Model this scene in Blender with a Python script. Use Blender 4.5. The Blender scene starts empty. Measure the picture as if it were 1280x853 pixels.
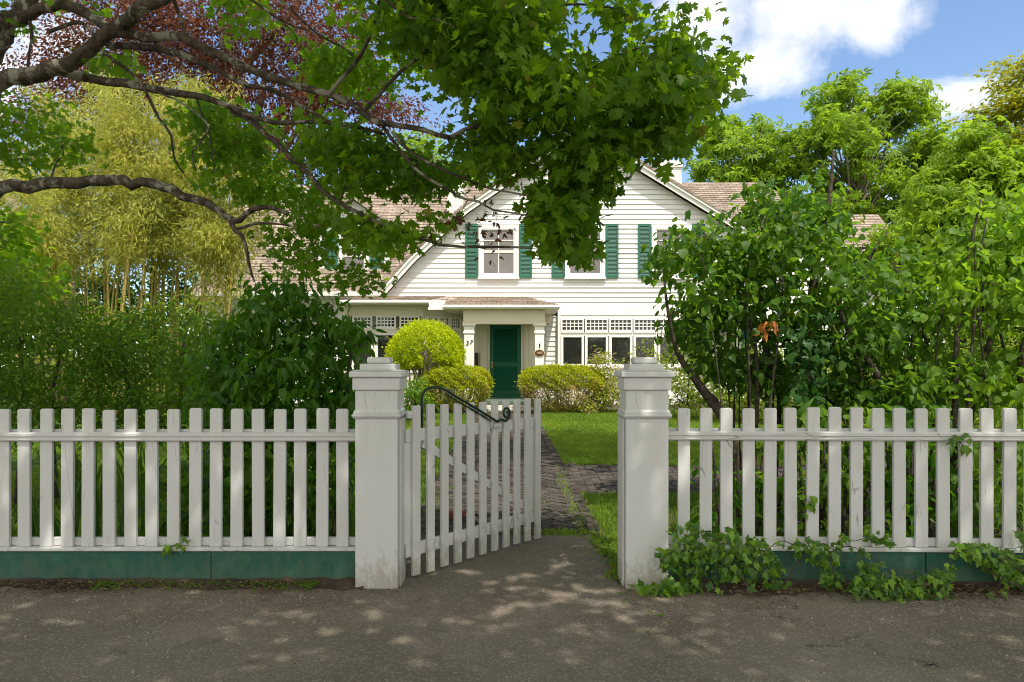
import bpy, bmesh, math
import numpy as np
from mathutils import Vector, Matrix

C = bpy.context.scene.collection
sc = bpy.context.scene
rng = np.random.default_rng(11)
PI = math.pi
F, CX, CY, EYE = 900.0, 640.0, 458.0, 1.5


def at(px, py, Y):
    """world point seen at pixel (px, py) of the photograph at distance Y"""
    return Vector(((px - CX) / F * Y, Y, EYE - (py - CY) / F * Y))


def gz(x, y):
    """terrain height"""
    y = np.asarray(y, float)
    x = np.asarray(x, float)
    return np.clip((y - 6.4) * 0.035, 0, 0.42) + 0.012 * np.sin(x * 1.3 + y * 0.7) * np.clip((y - 6.6) / 2, 0, 1)


# ------------------------------------------------------------------ materials
def newmat(name):
    m = bpy.data.materials.new(name)
    m.use_nodes = True
    nt = m.node_tree
    b = nt.nodes['Principled BSDF']
    return m, nt, b


def N(nt, t, **kw):
    n = nt.nodes.new(t)
    for k, v in kw.items():
        setattr(n, k, v)
    return n


def noise(nt, vec, scale, detail=6, rough=0.55, dist=0.0):
    n = N(nt, 'ShaderNodeTexNoise')
    n.inputs['Scale'].default_value = scale
    n.inputs['Detail'].default_value = detail
    n.inputs['Roughness'].default_value = rough
    n.inputs['Distortion'].default_value = dist
    if vec is not None:
        nt.links.new(vec, n.inputs['Vector'])
    return n.outputs['Fac']


def ramp(nt, fac, stops):
    r = N(nt, 'ShaderNodeValToRGB')
    els = r.color_ramp.elements
    while len(els) < len(stops):
        els.new(0.5)
    for e, (p, c) in zip(els, stops):
        e.position = p
        e.color = (*c, 1) if len(c) == 3 else c
    nt.links.new(fac, r.inputs['Fac'])
    return r.outputs['Color']


def mixc(nt, fac, a, b, mode='MIX'):
    m = N(nt, 'ShaderNodeMix', data_type='RGBA', blend_type=mode)
    for sock, v in ((m.inputs[0], fac), (m.inputs[6], a), (m.inputs[7], b)):
        if isinstance(v, (int, float)):
            sock.default_value = v
        elif isinstance(v, tuple):
            sock.default_value = (*v, 1)
        else:
            nt.links.new(v, sock)
    return m.outputs[2]


def math_n(nt, op, a, b=None, c=None, clamp=False):
    m = N(nt, 'ShaderNodeMath', operation=op)
    m.use_clamp = clamp
    for i, v in enumerate((a, b, c)):
        if v is None:
            continue
        if isinstance(v, (int, float)):
            m.inputs[i].default_value = v
        else:
            nt.links.new(v, m.inputs[i])
    return m.outputs[0]


def objco(nt, scale=(1, 1, 1), rot=(0, 0, 0)):
    tc = N(nt, 'ShaderNodeTexCoord')
    mp = N(nt, 'ShaderNodeMapping')
    mp.inputs['Scale'].default_value = scale
    mp.inputs['Rotation'].default_value = rot
    nt.links.new(tc.outputs['Object'], mp.inputs['Vector'])
    return mp.outputs['Vector']


def bump(nt, bsdf, h, strength=0.3, dist=0.01):
    b = N(nt, 'ShaderNodeBump')
    b.inputs['Strength'].default_value = strength
    b.inputs['Distance'].default_value = dist
    nt.links.new(h, b.inputs['Height'])
    nt.links.new(b.outputs['Normal'], bsdf.inputs['Normal'])


def painted(name, col, dirt=(0.30, 0.27, 0.2), amount=0.35, rough=0.5, grain=True, vert=True, worn=False):
    m, nt, b = newmat(name)
    v = objco(nt, (6, 6, 0.7) if vert else (0.7, 6, 6))
    n1 = noise(nt, v, 3.0, 8, 0.65)
    v2 = objco(nt)
    n2 = noise(nt, v2, 2.2, 5, 0.6)
    n3 = noise(nt, v2, 38, 3, 0.6)
    f = math_n(nt, 'MULTIPLY', n1, n2)
    f = ramp(nt, f, [(0.22, (0, 0, 0)), (0.5, (1, 1, 1))])
    c = mixc(nt, math_n(nt, 'MULTIPLY', f, amount), col, tuple(0.6 * a + 0.4 * d for a, d in zip(col, dirt)))
    sp = ramp(nt, n3, [(0.70, (0, 0, 0)), (0.78, (1, 1, 1))])
    c = mixc(nt, math_n(nt, 'MULTIPLY', sp, amount), c, dirt)
    if worn:
        vc = N(nt, 'ShaderNodeTexVoronoi', feature='DISTANCE_TO_EDGE')
        vc.inputs['Scale'].default_value = 1.0
        nt.links.new(objco(nt, (11, 11, 1.3) if vert else (1.3, 11, 11)), vc.inputs['Vector'])
        cr = ramp(nt, vc.outputs['Distance'], [(0.006, (1, 1, 1)), (0.016, (0, 0, 0))])
        mk = ramp(nt, noise(nt, objco(nt, (1.7, 1.7, 1.7)), 1.6, 4), [(0.56, (0, 0, 0)), (0.62, (1, 1, 1))])
        c = mixc(nt, math_n(nt, 'MULTIPLY', math_n(nt, 'MULTIPLY', cr, mk), 0.6), c, (0.12, 0.09, 0.06))
        # soil splashes and algae near the ground, blotchy rust and grime elsewhere
        sz = N(nt, 'ShaderNodeSeparateXYZ')
        tcw = N(nt, 'ShaderNodeTexCoord')
        nt.links.new(tcw.outputs['Object'], sz.inputs[0])
        sn = noise(nt, objco(nt, (9, 9, 5)), 2.0, 7, 0.7)
        lo = math_n(nt, 'SUBTRACT', sn, math_n(nt, 'MULTIPLY', sz.outputs['Z'], 1.0))
        lo = ramp(nt, lo, [(0.28, (0, 0, 0)), (0.46, (1, 1, 1))])
        c = mixc(nt, math_n(nt, 'MULTIPLY', lo, 0.55 * float(worn)), c, (0.25, 0.22, 0.14))
        ru = ramp(nt, noise(nt, objco(nt, (7, 7, 7)), 2.4, 6, 0.7), [(0.695, (0, 0, 0)), (0.74, (1, 1, 1))])
        c = mixc(nt, math_n(nt, 'MULTIPLY', ru, 0.55 * float(worn)), c, (0.22, 0.12, 0.06))
    nt.links.new(c, b.inputs['Base Color'])
    b.inputs['Roughness'].default_value = rough
    b.inputs['Specular IOR Level'].default_value = 0.35
    if grain:
        g = noise(nt, objco(nt, (40, 40, 3) if vert else (3, 40, 40)), 2.5, 6, 0.6)
        bump(nt, b, g, 0.12, 0.004)
    return m


def plain(name, col, rough=0.5, metal=0.0, spec=0.4):
    m, nt, b = newmat(name)
    v = objco(nt)
    n = noise(nt, v, 9, 5)
    c = mixc(nt, math_n(nt, 'MULTIPLY', n, 0.5), col, tuple(x * 0.6 for x in col))
    nt.links.new(c, b.inputs['Base Color'])
    b.inputs['Roughness'].default_value = rough
    b.inputs['Metallic'].default_value = metal
    b.inputs['Specular IOR Level'].default_value = spec
    return m


def leafmat(name, c1, c2, tr, trans=0.42, rough=0.45, spec=0.35, tint=None):
    m, nt, b = newmat(name)
    a = N(nt, 'ShaderNodeAttribute', attribute_name='rnd')
    c = mixc(nt, a.outputs['Fac'], c1, c2)
    big = noise(nt, objco(nt), 0.9, 3)
    k = ramp(nt, big, [(0.35, (0.75, 0.8, 0.8)), (0.65, (1.2, 1.15, 1.0))])
    c = mixc(nt, 1.0, c, k, 'MULTIPLY')
    t = mixc(nt, 1.0, tr, k, 'MULTIPLY')
    if tint:
        e = ramp(nt, a.outputs['Fac'], [(tint[1], (0, 0, 0)), (tint[1] + 0.02, (1, 1, 1))])
        c = mixc(nt, e, c, tint[0])
        t = mixc(nt, e, t, tint[0])
    nt.links.new(c, b.inputs['Base Color'])
    b.inputs['Roughness'].default_value = rough
    b.inputs['Specular IOR Level'].default_value = spec
    tl = N(nt, 'ShaderNodeBsdfTranslucent')
    nt.links.new(t, tl.inputs['Color'])
    mx = N(nt, 'ShaderNodeMixShader')
    mx.inputs[0].default_value = trans
    nt.links.new(b.outputs[0], mx.inputs[1])
    nt.links.new(tl.outputs[0], mx.inputs[2])
    nt.links.new(mx.outputs[0], nt.nodes['Material Output'].inputs['Surface'])
    return m


def barkmat(name, c1, c2, lichen=None, scale=1.0):
    m, nt, b = newmat(name)
    v = objco(nt)
    n1 = noise(nt, v, 14 * scale, 8, 0.65, 0.6)
    n2 = noise(nt, v, 60 * scale, 6, 0.7)
    c = ramp(nt, n1, [(0.35, c1), (0.65, c2)])
    if lichen:
        n3 = noise(nt, v, 5 * scale, 6, 0.7, 0.3)
        f = ramp(nt, n3, [(0.525, (0, 0, 0)), (0.58, (1, 1, 1))])
        c = mixc(nt, math_n(nt, 'MULTIPLY', f, 0.7), c, lichen)
    nt.links.new(c, b.inputs['Base Color'])
    b.inputs['Roughness'].default_value = 0.9
    b.inputs['Specular IOR Level'].default_value = 0.15
    h = math_n(nt, 'ADD', n1, math_n(nt, 'MULTIPLY', n2, 0.5))
    bump(nt, b, h, 0.9, 0.02)
    return m


def shinglemat(name, axis):
    m, nt, b = newmat(name)
    tc = N(nt, 'ShaderNodeTexCoord')
    sx = N(nt, 'ShaderNodeSeparateXYZ')
    nt.links.new(tc.outputs['Object'], sx.inputs[0])
    cb = N(nt, 'ShaderNodeCombineXYZ')
    nt.links.new(sx.outputs[axis], cb.inputs[0])
    nt.links.new(math_n(nt, 'MULTIPLY', sx.outputs['Z'], 1.55), cb.inputs[1])
    br = N(nt, 'ShaderNodeTexBrick')
    nt.links.new(cb.outputs[0], br.inputs['Vector'])
    br.inputs['Scale'].default_value = 1.0
    br.inputs['Brick Width'].default_value = 0.27
    br.inputs['Row Height'].default_value = 0.14
    br.inputs['Mortar Size'].default_value = 0.008
    br.inputs['Color1'].default_value = (0.275, 0.222, 0.178, 1)
    br.inputs['Color2'].default_value = (0.40, 0.335, 0.28, 1)
    br.inputs['Mortar'].default_value = (0.12, 0.09, 0.07, 1)
    br.inputs['Bias'].default_value = -0.1
    n = noise(nt, tc.outputs['Object'], 1.3, 6, 0.6)
    k = ramp(nt, n, [(0.3, (0.72, 0.7, 0.72)), (0.7, (1.15, 1.12, 1.08))])
    c = mixc(nt, 1.0, br.outputs['Color'], k, 'MULTIPLY')
    nt.links.new(c, b.inputs['Base Color'])
    b.inputs['Roughness'].default_value = 0.92
    b.inputs['Specular IOR Level'].default_value = 0.15
    h = math_n(nt, 'ADD', br.outputs['Fac'], math_n(nt, 'MULTIPLY', noise(nt, tc.outputs['Object'], 90, 3), -0.4))
    bump(nt, b, math_n(nt, 'MULTIPLY', h, -1.0), 0.6, 0.02)
    return m


M = {}
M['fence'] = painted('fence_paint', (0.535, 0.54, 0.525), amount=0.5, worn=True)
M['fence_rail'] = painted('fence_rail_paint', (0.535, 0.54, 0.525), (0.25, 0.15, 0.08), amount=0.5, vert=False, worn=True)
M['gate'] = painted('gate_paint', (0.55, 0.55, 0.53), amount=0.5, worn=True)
M['siding'] = painted('siding_paint', (0.78, 0.765, 0.745), (0.45, 0.42, 0.36), amount=0.25, vert=False)
nt = M['siding'].node_tree
g = N(nt, 'ShaderNodeNewGeometry')
old = nt.nodes['Principled BSDF'].inputs['Base Color'].links[0].from_socket
nt.links.new(mixc(nt, 1.0, old, ramp(nt, g.outputs['Random Per Island'], [(0.0, (0.90, 0.90, 0.89)), (0.5, (1, 1, 1)), (1.0, (1.04, 1.04, 1.04))]), 'MULTIPLY'), nt.nodes['Principled BSDF'].inputs['Base Color'])
M['trim'] = painted('trim_paint', (0.82, 0.80, 0.765), (0.45, 0.42, 0.36), amount=0.2)
M['cream'] = painted('porch_paint', (0.72, 0.67, 0.54), (0.45, 0.42, 0.3), amount=0.25)
M['green_board'] = painted('green_board_paint', (0.013, 0.082, 0.056), (0.06, 0.09, 0.06), amount=0.7, vert=False, rough=0.6, worn=0.22)
M['door'] = painted('door_paint', (0.007, 0.105, 0.056), (0.02, 0.05, 0.03), amount=0.4, rough=0.4)
M['shutter'] = painted('shutter_paint', (0.030, 0.138, 0.092), (0.1, 0.16, 0.13), amount=0.5, rough=0.5)
M['iron'] = plain('green_iron', (0.004, 0.026, 0.017), 0.4)
M['black'] = plain('black_iron', (0.012, 0.012, 0.012), 0.5)
M['brass'] = plain('aged_brass', (0.35, 0.26, 0.12), 0.4, 0.8)
M['rust'] = plain('dark_bronze', (0.05, 0.03, 0.02), 0.5)
M['plaque'] = plain('plaque_brown', (0.07, 0.025, 0.015), 0.4)
M['gold'] = plain('plaque_gold', (0.62, 0.47, 0.27), 0.4)
M['step'] = plain('step_paint', (0.62, 0.6, 0.52), 0.6)
M['stone'] = plain('foundation_stone', (0.3, 0.28, 0.25), 0.9)
M['floor'] = plain('porch_floor_paint', (0.12, 0.17, 0.13), 0.5)
M['shX'] = shinglemat('shingles_along', 'X')
M['shY'] = shinglemat('shingles_deep', 'Y')


def glassmat(name, col, rough=0.04, refl=1.0):
    m, nt, b = newmat(name)
    n = noise(nt, objco(nt), 1.5, 3)
    c = mixc(nt, n, tuple(x * 0.6 for x in col), tuple(x * 1.3 for x in col))
    nt.links.new(c, b.inputs['Base Color'])
    b.inputs['Roughness'].default_value = rough
    b.inputs['Specular IOR Level'].default_value = refl
    n2 = noise(nt, objco(nt), 2.0, 2)
    bump(nt, b, n2, 0.05, 0.02)
    return m


M['glass'] = glassmat('dark_window_glass', (0.022, 0.022, 0.02), 0.03, 0.6)
M['screen'] = glassmat('screened_window_glass', (0.21, 0.195, 0.19), 0.35, 0.3)

# leaves
M['maple'] = leafmat('maple_leaf', (0.045, 0.115, 0.008), (0.115, 0.215, 0.014), (0.36, 0.60, 0.02), 0.5, 0.5, 0.2, tint=((0.26, 0.25, 0.03), 0.975))
M['beech'] = leafmat('copper_beech_leaf', (0.10, 0.040, 0.024), (0.18, 0.072, 0.038), (0.26, 0.085, 0.04), 0.45, 0.5, 0.25)
M['bamboo'] = leafmat('bamboo_leaf', (0.17, 0.20, 0.030), (0.50, 0.47, 0.12), (0.58, 0.60, 0.10), 0.45, 0.5, 0.25)
M['lilac'] = leafmat('heart_leaf', (0.034, 0.092, 0.010), (0.085, 0.175, 0.018), (0.24, 0.46, 0.025), 0.45, 0.48, 0.25, tint=((0.30, 0.25, 0.04), 0.98))
M['lilac_light'] = leafmat('light_heart_leaf', (0.065, 0.15, 0.012), (0.15, 0.26, 0.022), (0.36, 0.60, 0.03), 0.48, 0.48, 0.25)
M['shrub_dark'] = leafmat('dark_shrub_leaf', (0.030, 0.095, 0.006), (0.062, 0.16, 0.010), (0.18, 0.45, 0.012), 0.4, 0.45, 0.3)
M['shrub_mid'] = leafmat('mid_shrub_leaf', (0.055, 0.13, 0.010), (0.12, 0.22, 0.018), (0.3, 0.52, 0.03), 0.42, 0.5, 0.25)
M['shrub_light'] = leafmat('light_shrub_leaf', (0.12, 0.19, 0.016), (0.25, 0.31, 0.035), (0.40, 0.50, 0.04), 0.42, 0.5, 0.25)
M['ash'] = leafmat('light_tree_leaf', (0.11, 0.215, 0.014), (0.22, 0.35, 0.028), (0.42, 0.62, 0.03), 0.45, 0.5, 0.25)
M['yellow'] = leafmat('yellow_tree_leaf', (0.17, 0.26, 0.02), (0.42, 0.38, 0.035), (0.55, 0.55, 0.04), 0.42, 0.5, 0.25)
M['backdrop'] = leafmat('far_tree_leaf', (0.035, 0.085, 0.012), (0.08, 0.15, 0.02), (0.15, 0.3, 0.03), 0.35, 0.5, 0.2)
M['hedge'] = leafmat('hedge_leaf', (0.24, 0.32, 0.010), (0.44, 0.46, 0.016), (0.60, 0.64, 0.02), 0.38, 0.5, 0.2, tint=((0.42, 0.26, 0.12), 0.94))
M['hedge_brown'] = leafmat('hedge_tan_leaf', (0.24, 0.22, 0.05), (0.44, 0.31, 0.16), (0.5, 0.42, 0.12), 0.3)
M['topiary'] = leafmat('topiary_leaf', (0.30, 0.40, 0.008), (0.52, 0.58, 0.014), (0.66, 0.74, 0.018), 0.4, 0.5, 0.2)
M['azalea'] = leafmat('azalea_leaf', (0.18, 0.27, 0.02), (0.38, 0.42, 0.06), (0.55, 0.6, 0.07), 0.38, tint=((0.66, 0.42, 0.38), 0.82))
M['ivy'] = leafmat('ivy_leaf', (0.022, 0.08, 0.016), (0.17, 0.33, 0.025), (0.32, 0.55, 0.03), 0.35, 0.4, 0.3)
M['ivy_dark'] = leafmat('dark_ivy_leaf', (0.02, 0.07, 0.010), (0.04, 0.12, 0.018), (0.10, 0.28, 0.03), 0.3, 0.45, 0.25)
M['iris'] = leafmat('iris_blade', (0.04, 0.11, 0.02), (0.08, 0.18, 0.03), (0.18, 0.36, 0.04), 0.35)
M['grass'] = leafmat('grass_blade', (0.085, 0.17, 0.018), (0.22, 0.32, 0.040), (0.38, 0.54, 0.05), 0.38, 0.55, 0.2)
M['dead'] = leafmat('dead_leaf', (0.06, 0.025, 0.015), (0.13, 0.055, 0.03), (0.2, 0.08, 0.04), 0.25, 0.7)
M['orange'] = leafmat('rust_leaf', (0.30, 0.09, 0.02), (0.42, 0.16, 0.03), (0.5, 0.18, 0.03), 0.3, 0.7)
M['litter'] = leafmat('litter_leaf', (0.05, 0.035, 0.022), (0.16, 0.10, 0.055), (0.15, 0.1, 0.05), 0.1, 0.85)

M['bark'] = barkmat('maple_bark', (0.034, 0.026, 0.020), (0.115, 0.092, 0.070), (0.33, 0.32, 0.25))
M['bark_pale'] = barkmat('pale_bark', (0.16, 0.13, 0.11), (0.34, 0.30, 0.26))
M['bark_brown'] = barkmat('brown_bark', (0.04, 0.031, 0.024), (0.12, 0.095, 0.072))
M['culm'] = barkmat('bamboo_culm', (0.30, 0.22, 0.06), (0.48, 0.40, 0.14), None, 0.6)
M['twig'] = barkmat('grey_twig', (0.22, 0.18, 0.15), (0.42, 0.36, 0.31))


def ground_mats():
    m, nt, b = newmat('asphalt')
    v = objco(nt)
    n1 = noise(nt, v, 0.9, 7, 0.6)
    n2 = noise(nt, v, 160, 3, 0.8)
    n3 = noise(nt, v, 45, 4, 0.7)
    vo = N(nt, 'ShaderNodeTexVoronoi')
    vo.inputs['Scale'].default_value = 95
    nt.links.new(v, vo.inputs['Vector'])
    c = ramp(nt, n1, [(0.3, (0.130, 0.105, 0.079)), (0.55, (0.182, 0.150, 0.116)), (0.75, (0.232, 0.196, 0.153))])
    sp = ramp(nt, n2, [(0.38, (0.62, 0.62, 0.62)), (0.62, (1.25, 1.25, 1.25))])
    c = mixc(nt, 1.0, c, sp, 'MULTIPLY')
    peb = ramp(nt, vo.outputs['Color'], [(0.70, (0, 0, 0)), (0.76, (1, 1, 1))])
    c = mixc(nt, math_n(nt, 'MULTIPLY', peb, 0.24), c, (0.46, 0.42, 0.36))
    st = ramp(nt, noise(nt, v, 3.3, 6, 0.65, 0.4), [(0.60, (0, 0, 0)), (0.68, (1, 1, 1))])
    c = mixc(nt, math_n(nt, 'MULTIPLY', st, 0.35), c, (0.06, 0.048, 0.036))
    ck = N(nt, 'ShaderNodeTexVoronoi', feature='DISTANCE_TO_EDGE')
    ck.inputs['Scale'].default_value = 0.75
    wv = mixc(nt, 0.12, v, N(nt, 'ShaderNodeTexNoise').outputs['Color'])
    wn = [n_ for n_ in nt.nodes if n_.bl_idname == 'ShaderNodeTexNoise'][-1]
    wn.inputs['Scale'].default_value = 6
    wn.inputs['Detail'].default_value = 6
    nt.links.new(v, wn.inputs['Vector'])
    nt.links.new(wv, ck.inputs['Vector'])
    cf = ramp(nt, ck.outputs['Distance'], [(0.001, (1, 1, 1)), (0.004, (0, 0, 0))])
    cm = ramp(nt, noise(nt, v, 0.8, 3), [(0.60, (0, 0, 0)), (0.66, (1, 1, 1))])
    c = mixc(nt, math_n(nt, 'MULTIPLY', math_n(nt, 'MULTIPLY', cf, cm), 0.7), c, (0.035, 0.03, 0.025))
    nt.links.new(c, b.inputs['Base Color'])
    b.inputs['Roughness'].default_value = 0.93
    b.inputs['Specular IOR Level'].default_value = 0.2
    h = math_n(nt, 'ADD', n2, math_n(nt, 'MULTIPLY', n3, 0.8))
    h = math_n(nt, 'ADD', h, math_n(nt, 'MULTIPLY', vo.outputs['Distance'], -0.6))
    bump(nt, b, h, 0.8, 0.006)
    M['asphalt'] = m
    m, nt, b = newmat('lawn_soil')
    v = objco(nt)
    n1 = noise(nt, v, 1.1, 6, 0.6)
    n2 = noise(nt, v, 70, 5, 0.7)
    c = ramp(nt, n1, [(0.35, (0.035, 0.075, 0.010)), (0.6, (0.06, 0.12, 0.016)), (0.75, (0.075, 0.10, 0.025))])
    sp = ramp(nt, n2, [(0.35, (0.5, 0.5, 0.5)), (0.65, (1.35, 1.35, 1.3))])
    nt.links.new(mixc(nt, 1.0, c, sp, 'MULTIPLY'), b.inputs['Base Color'])
    b.inputs['Roughness'].default_value = 0.95
    b.inputs['Specular IOR Level'].default_value = 0.1
    bump(nt, b, n2, 0.9, 0.03)
    M['lawn'] = m
    m, nt, b = newmat('bed_soil')
    v = objco(nt)
    n1 = noise(nt, v, 6, 7, 0.65)
    n2 = noise(nt, v, 80, 5, 0.7)
    c = ramp(nt, n1, [(0.35, (0.035, 0.024, 0.016)), (0.65, (0.10, 0.07, 0.045))])
    sp = ramp(nt, n2, [(0.35, (0.55, 0.55, 0.55)), (0.65, (1.4, 1.35, 1.3))])
    nt.links.new(mixc(nt, 1.0, c, sp, 'MULTIPLY'), b.inputs['Base Color'])
    b.inputs['Roughness'].default_value = 0.95
    bump(nt, b, n2, 1.0, 0.02)
    M['soil'] = m
    m, nt, b = newmat('path_brick')
    g = N(nt, 'ShaderNodeNewGeometry')
    v = objco(nt)
    c = ramp(nt, g.outputs['Random Per Island'], [(0.0, (0.046, 0.037, 0.030)), (0.4, (0.068, 0.056, 0.046)), (0.75, (0.092, 0.079, 0.067)), (1.0, (0.088, 0.062, 0.048))])
    n1 = noise(nt, v, 3.0, 6, 0.65)
    n2 = noise(nt, v, 60, 4, 0.7)
    sp = ramp(nt, n2, [(0.3, (0.65, 0.65, 0.65)), (0.7, (1.25, 1.25, 1.25))])
    c = mixc(nt, 1.0, c, sp, 'MULTIPLY')
    mo = ramp(nt, n1, [(0.55, (0, 0, 0)), (0.68, (1, 1, 1))])
    c = mixc(nt, math_n(nt, 'MULTIPLY', mo, 0.55), c, (0.055, 0.06, 0.03))
    nt.links.new(c, b.inputs['Base Color'])
    b.inputs['Roughness'].default_value = 0.9
    b.inputs['Specular IOR Level'].default_value = 0.2
    bump(nt, b, n2, 0.5, 0.006)
    M['brick'] = m
    m, nt, b = newmat('white_brick')
    tc = N(nt, 'ShaderNodeTexCoord')
    sx = N(nt, 'ShaderNodeSeparateXYZ')
    nt.links.new(tc.outputs['Object'], sx.inputs[0])
    cb = N(nt, 'ShaderNodeCombineXYZ')
    nt.links.new(math_n(nt, 'ADD', sx.outputs['X'], sx.outputs['Y']), cb.inputs[0])
    nt.links.new(sx.outputs['Z'], cb.inputs[1])
    br = N(nt, 'ShaderNodeTexBrick')
    nt.links.new(cb.outputs[0], br.inputs['Vector'])
    br.inputs['Scale'].default_value = 1
    br.inputs['Brick Width'].default_value = 0.21
    br.inputs['Row Height'].default_value = 0.075
    br.inputs['Mortar Size'].default_value = 0.006
    br.inputs['Color1'].default_value = (0.78, 0.77, 0.75, 1)
    br.inputs['Color2'].default_value = (0.70, 0.69, 0.67, 1)
    br.inputs['Mortar'].default_value = (0.55, 0.54, 0.52, 1)
    nt.links.new(br.outputs['Color'], b.inputs['Base Color'])
    b.inputs['Roughness'].default_value = 0.8
    bump(nt, b, math_n(nt, 'MULTIPLY', br.outputs['Fac'], -1.0), 0.6, 0.01)
    M['white_brick'] = m


ground_mats()

# ------------------------------------------------------------------ objects
W = {}


def tag(o, label=None, cat=None, group=None, kind=None):
    if label:
        o['label'] = label
    if cat:
        o['category'] = cat
    if group:
        o['group'] = group
    if kind:
        o['kind'] = kind
    return o


def thing(name, label, cat, loc=(0, 0, 0), rotz=0.0, group=None):
    o = bpy.data.objects.new(name, None)
    o.empty_display_size = 0.2
    C.objects.link(o)
    o.location = loc
    o.rotation_euler = (0, 0, rotz)
    W[o] = Matrix.Translation(Vector(loc)) @ Matrix.Rotation(rotz, 4, 'Z')
    return tag(o, label, cat, group)


def link_mesh(me, name, mat, parent=None, base=None):
    o = bpy.data.objects.new(name, me)
    C.objects.link(o)
    if mat is not None:
        me.materials.append(mat)
    if parent is not None:
        o.parent = parent
        me.transform(W[parent].inverted())
        W[o] = W[parent]
    elif base is not None:
        me.transform(Matrix.Translation(-Vector(base)))
        o.location = base
        W[o] = Matrix.Translation(Vector(base))
    else:
        W[o] = Matrix.Identity(4)
    return o


class MB:
    """collects polygons in world space and links them as one mesh object"""

    def __init__(s, mat4=None):
        s.v, s.f, s.X = [], [], mat4

    def add(s, vs, fs):
        k = len(s.v)
        if s.X is not None:
            vs = [tuple(s.X @ Vector(p)) for p in vs]
        s.v.extend(tuple(p) for p in vs)
        s.f.extend(tuple(i + k for i in f) for f in fs)
        return s

    def box(s, x0, x1, y0, y1, z0, z1):
        vs = [(x, y, z) for x in (x0, x1) for y in (y0, y1) for z in (z0, z1)]
        return s.add(vs, [(0, 1, 3, 2), (4, 6, 7, 5), (0, 4, 5, 1), (2, 3, 7, 6), (0, 2, 6, 4), (1, 5, 7, 3)])

    def frustum(s, cx, cy, a0, a1, z0, z1):
        vs = [(cx + sx * a0, cy + sy * a0, z0) for sx, sy in ((-1, -1), (1, -1), (1, 1), (-1, 1))]
        vs += [(cx + sx * a1, cy + sy * a1, z1) for sx, sy in ((-1, -1), (1, -1), (1, 1), (-1, 1))]
        return s.add(vs, [(3, 2, 1, 0), (4, 5, 6, 7), (0, 1, 5, 4), (1, 2, 6, 5), (2, 3, 7, 6), (3, 0, 4, 7)])

    def prism_y(s, poly, y0, y1):
        """polygon given in (x, z), counter-clockwise seen from -Y, extruded along Y"""
        n = len(poly)
        vs = [(x, y0, z) for x, z in poly] + [(x, y1, z) for x, z in poly]
        fs = [tuple(range(n)), tuple(range(2 * n - 1, n - 1, -1))]
        fs += [(i, i + n, (i + 1) % n + n, (i + 1) % n) for i in range(n)]
        return s.add(vs, fs)

    def plank(s, a, b, w, t, up=(0, 0, 1)):
        """board from a to b, width w across, thickness t"""
        a, b = Vector(a), Vector(b)
        d = (b - a).normalized()
        u = Vector(up)
        n = d.cross(u).normalized()
        u = n.cross(d).normalized()
        vs = []
        for p in (a, b):
            for su in (-1, 1):
                for sn in (-1, 1):
                    vs.append(p + u * (su * w / 2) + n * (sn * t / 2))
        return s.add(vs, [(0, 1, 3, 2), (4, 6, 7, 5), (0, 4, 5, 1), (2, 3, 7, 6), (0, 2, 6, 4), (1, 5, 7, 3)])

    def tube(s, pts, rad, n=8, wob=0.0, caps=True):
        P = np.array([tuple(p) for p in pts], float)
        if np.isscalar(rad):
            rad = [rad] * len(P)
        T = np.gradient(P, axis=0)
        T /= np.linalg.norm(T, axis=1)[:, None] + 1e-9
        u = np.cross(T[0], (0.13, 0.31, 0.94))
        if np.linalg.norm(u) < 1e-3:
            u = np.cross(T[0], (1, 0, 0))
        vs, fs = [], []
        ang = np.arange(n) * 2 * PI / n
        for i in range(len(P)):
            u = u - T[i] * u.dot(T[i])
            u /= np.linalg.norm(u) + 1e-9
            w = np.cross(T[i], u)
            r = rad[i] * (1 + wob * rng.normal(size=n)) if wob else np.full(n, rad[i])
            for k in range(n):
                vs.append(P[i] + r[k] * (math.cos(ang[k]) * u + math.sin(ang[k]) * w))
        for i in range(len(P) - 1):
            for k in range(n):
                a, b = i * n + k, i * n + (k + 1) % n
                fs.append((a, b, b + n, a + n))
        if caps:
            fs.append(tuple(range(n - 1, -1, -1)))
            fs.append(tuple((len(P) - 1) * n + k for k in range(n)))
        return s.add(vs, fs)

    def build(s, name, mat, parent=None, bevel=0.0, smooth=False, base=None, seg=2):
        me = bpy.data.meshes.new(name)
        me.from_pydata(s.v, [], s.f)
        me.update()
        o = link_mesh(me, name, mat, parent, base)
        if smooth:
            me.polygons.foreach_set('use_smooth', [True] * len(me.polygons))
        if bevel:
            b = o.modifiers.new('bevel', 'BEVEL')
            b.width = bevel
            b.segments = seg
            b.limit_method = 'ANGLE'
            b.angle_limit = 0.6
            b.harden_normals = False
        return o


def box_obj(name, mat, parent, *a, bevel=0.0):
    return MB().box(*a).build(name, mat, parent, bevel)


def text_mesh(name, cu, mat):
    tmp = bpy.data.objects.new('tmp', cu)
    me = bpy.data.meshes.new_from_object(tmp)
    bpy.data.objects.remove(tmp)
    bpy.data.curves.remove(cu)
    me.name = name
    me.materials.clear()
    return link_mesh(me, name, mat)


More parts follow.
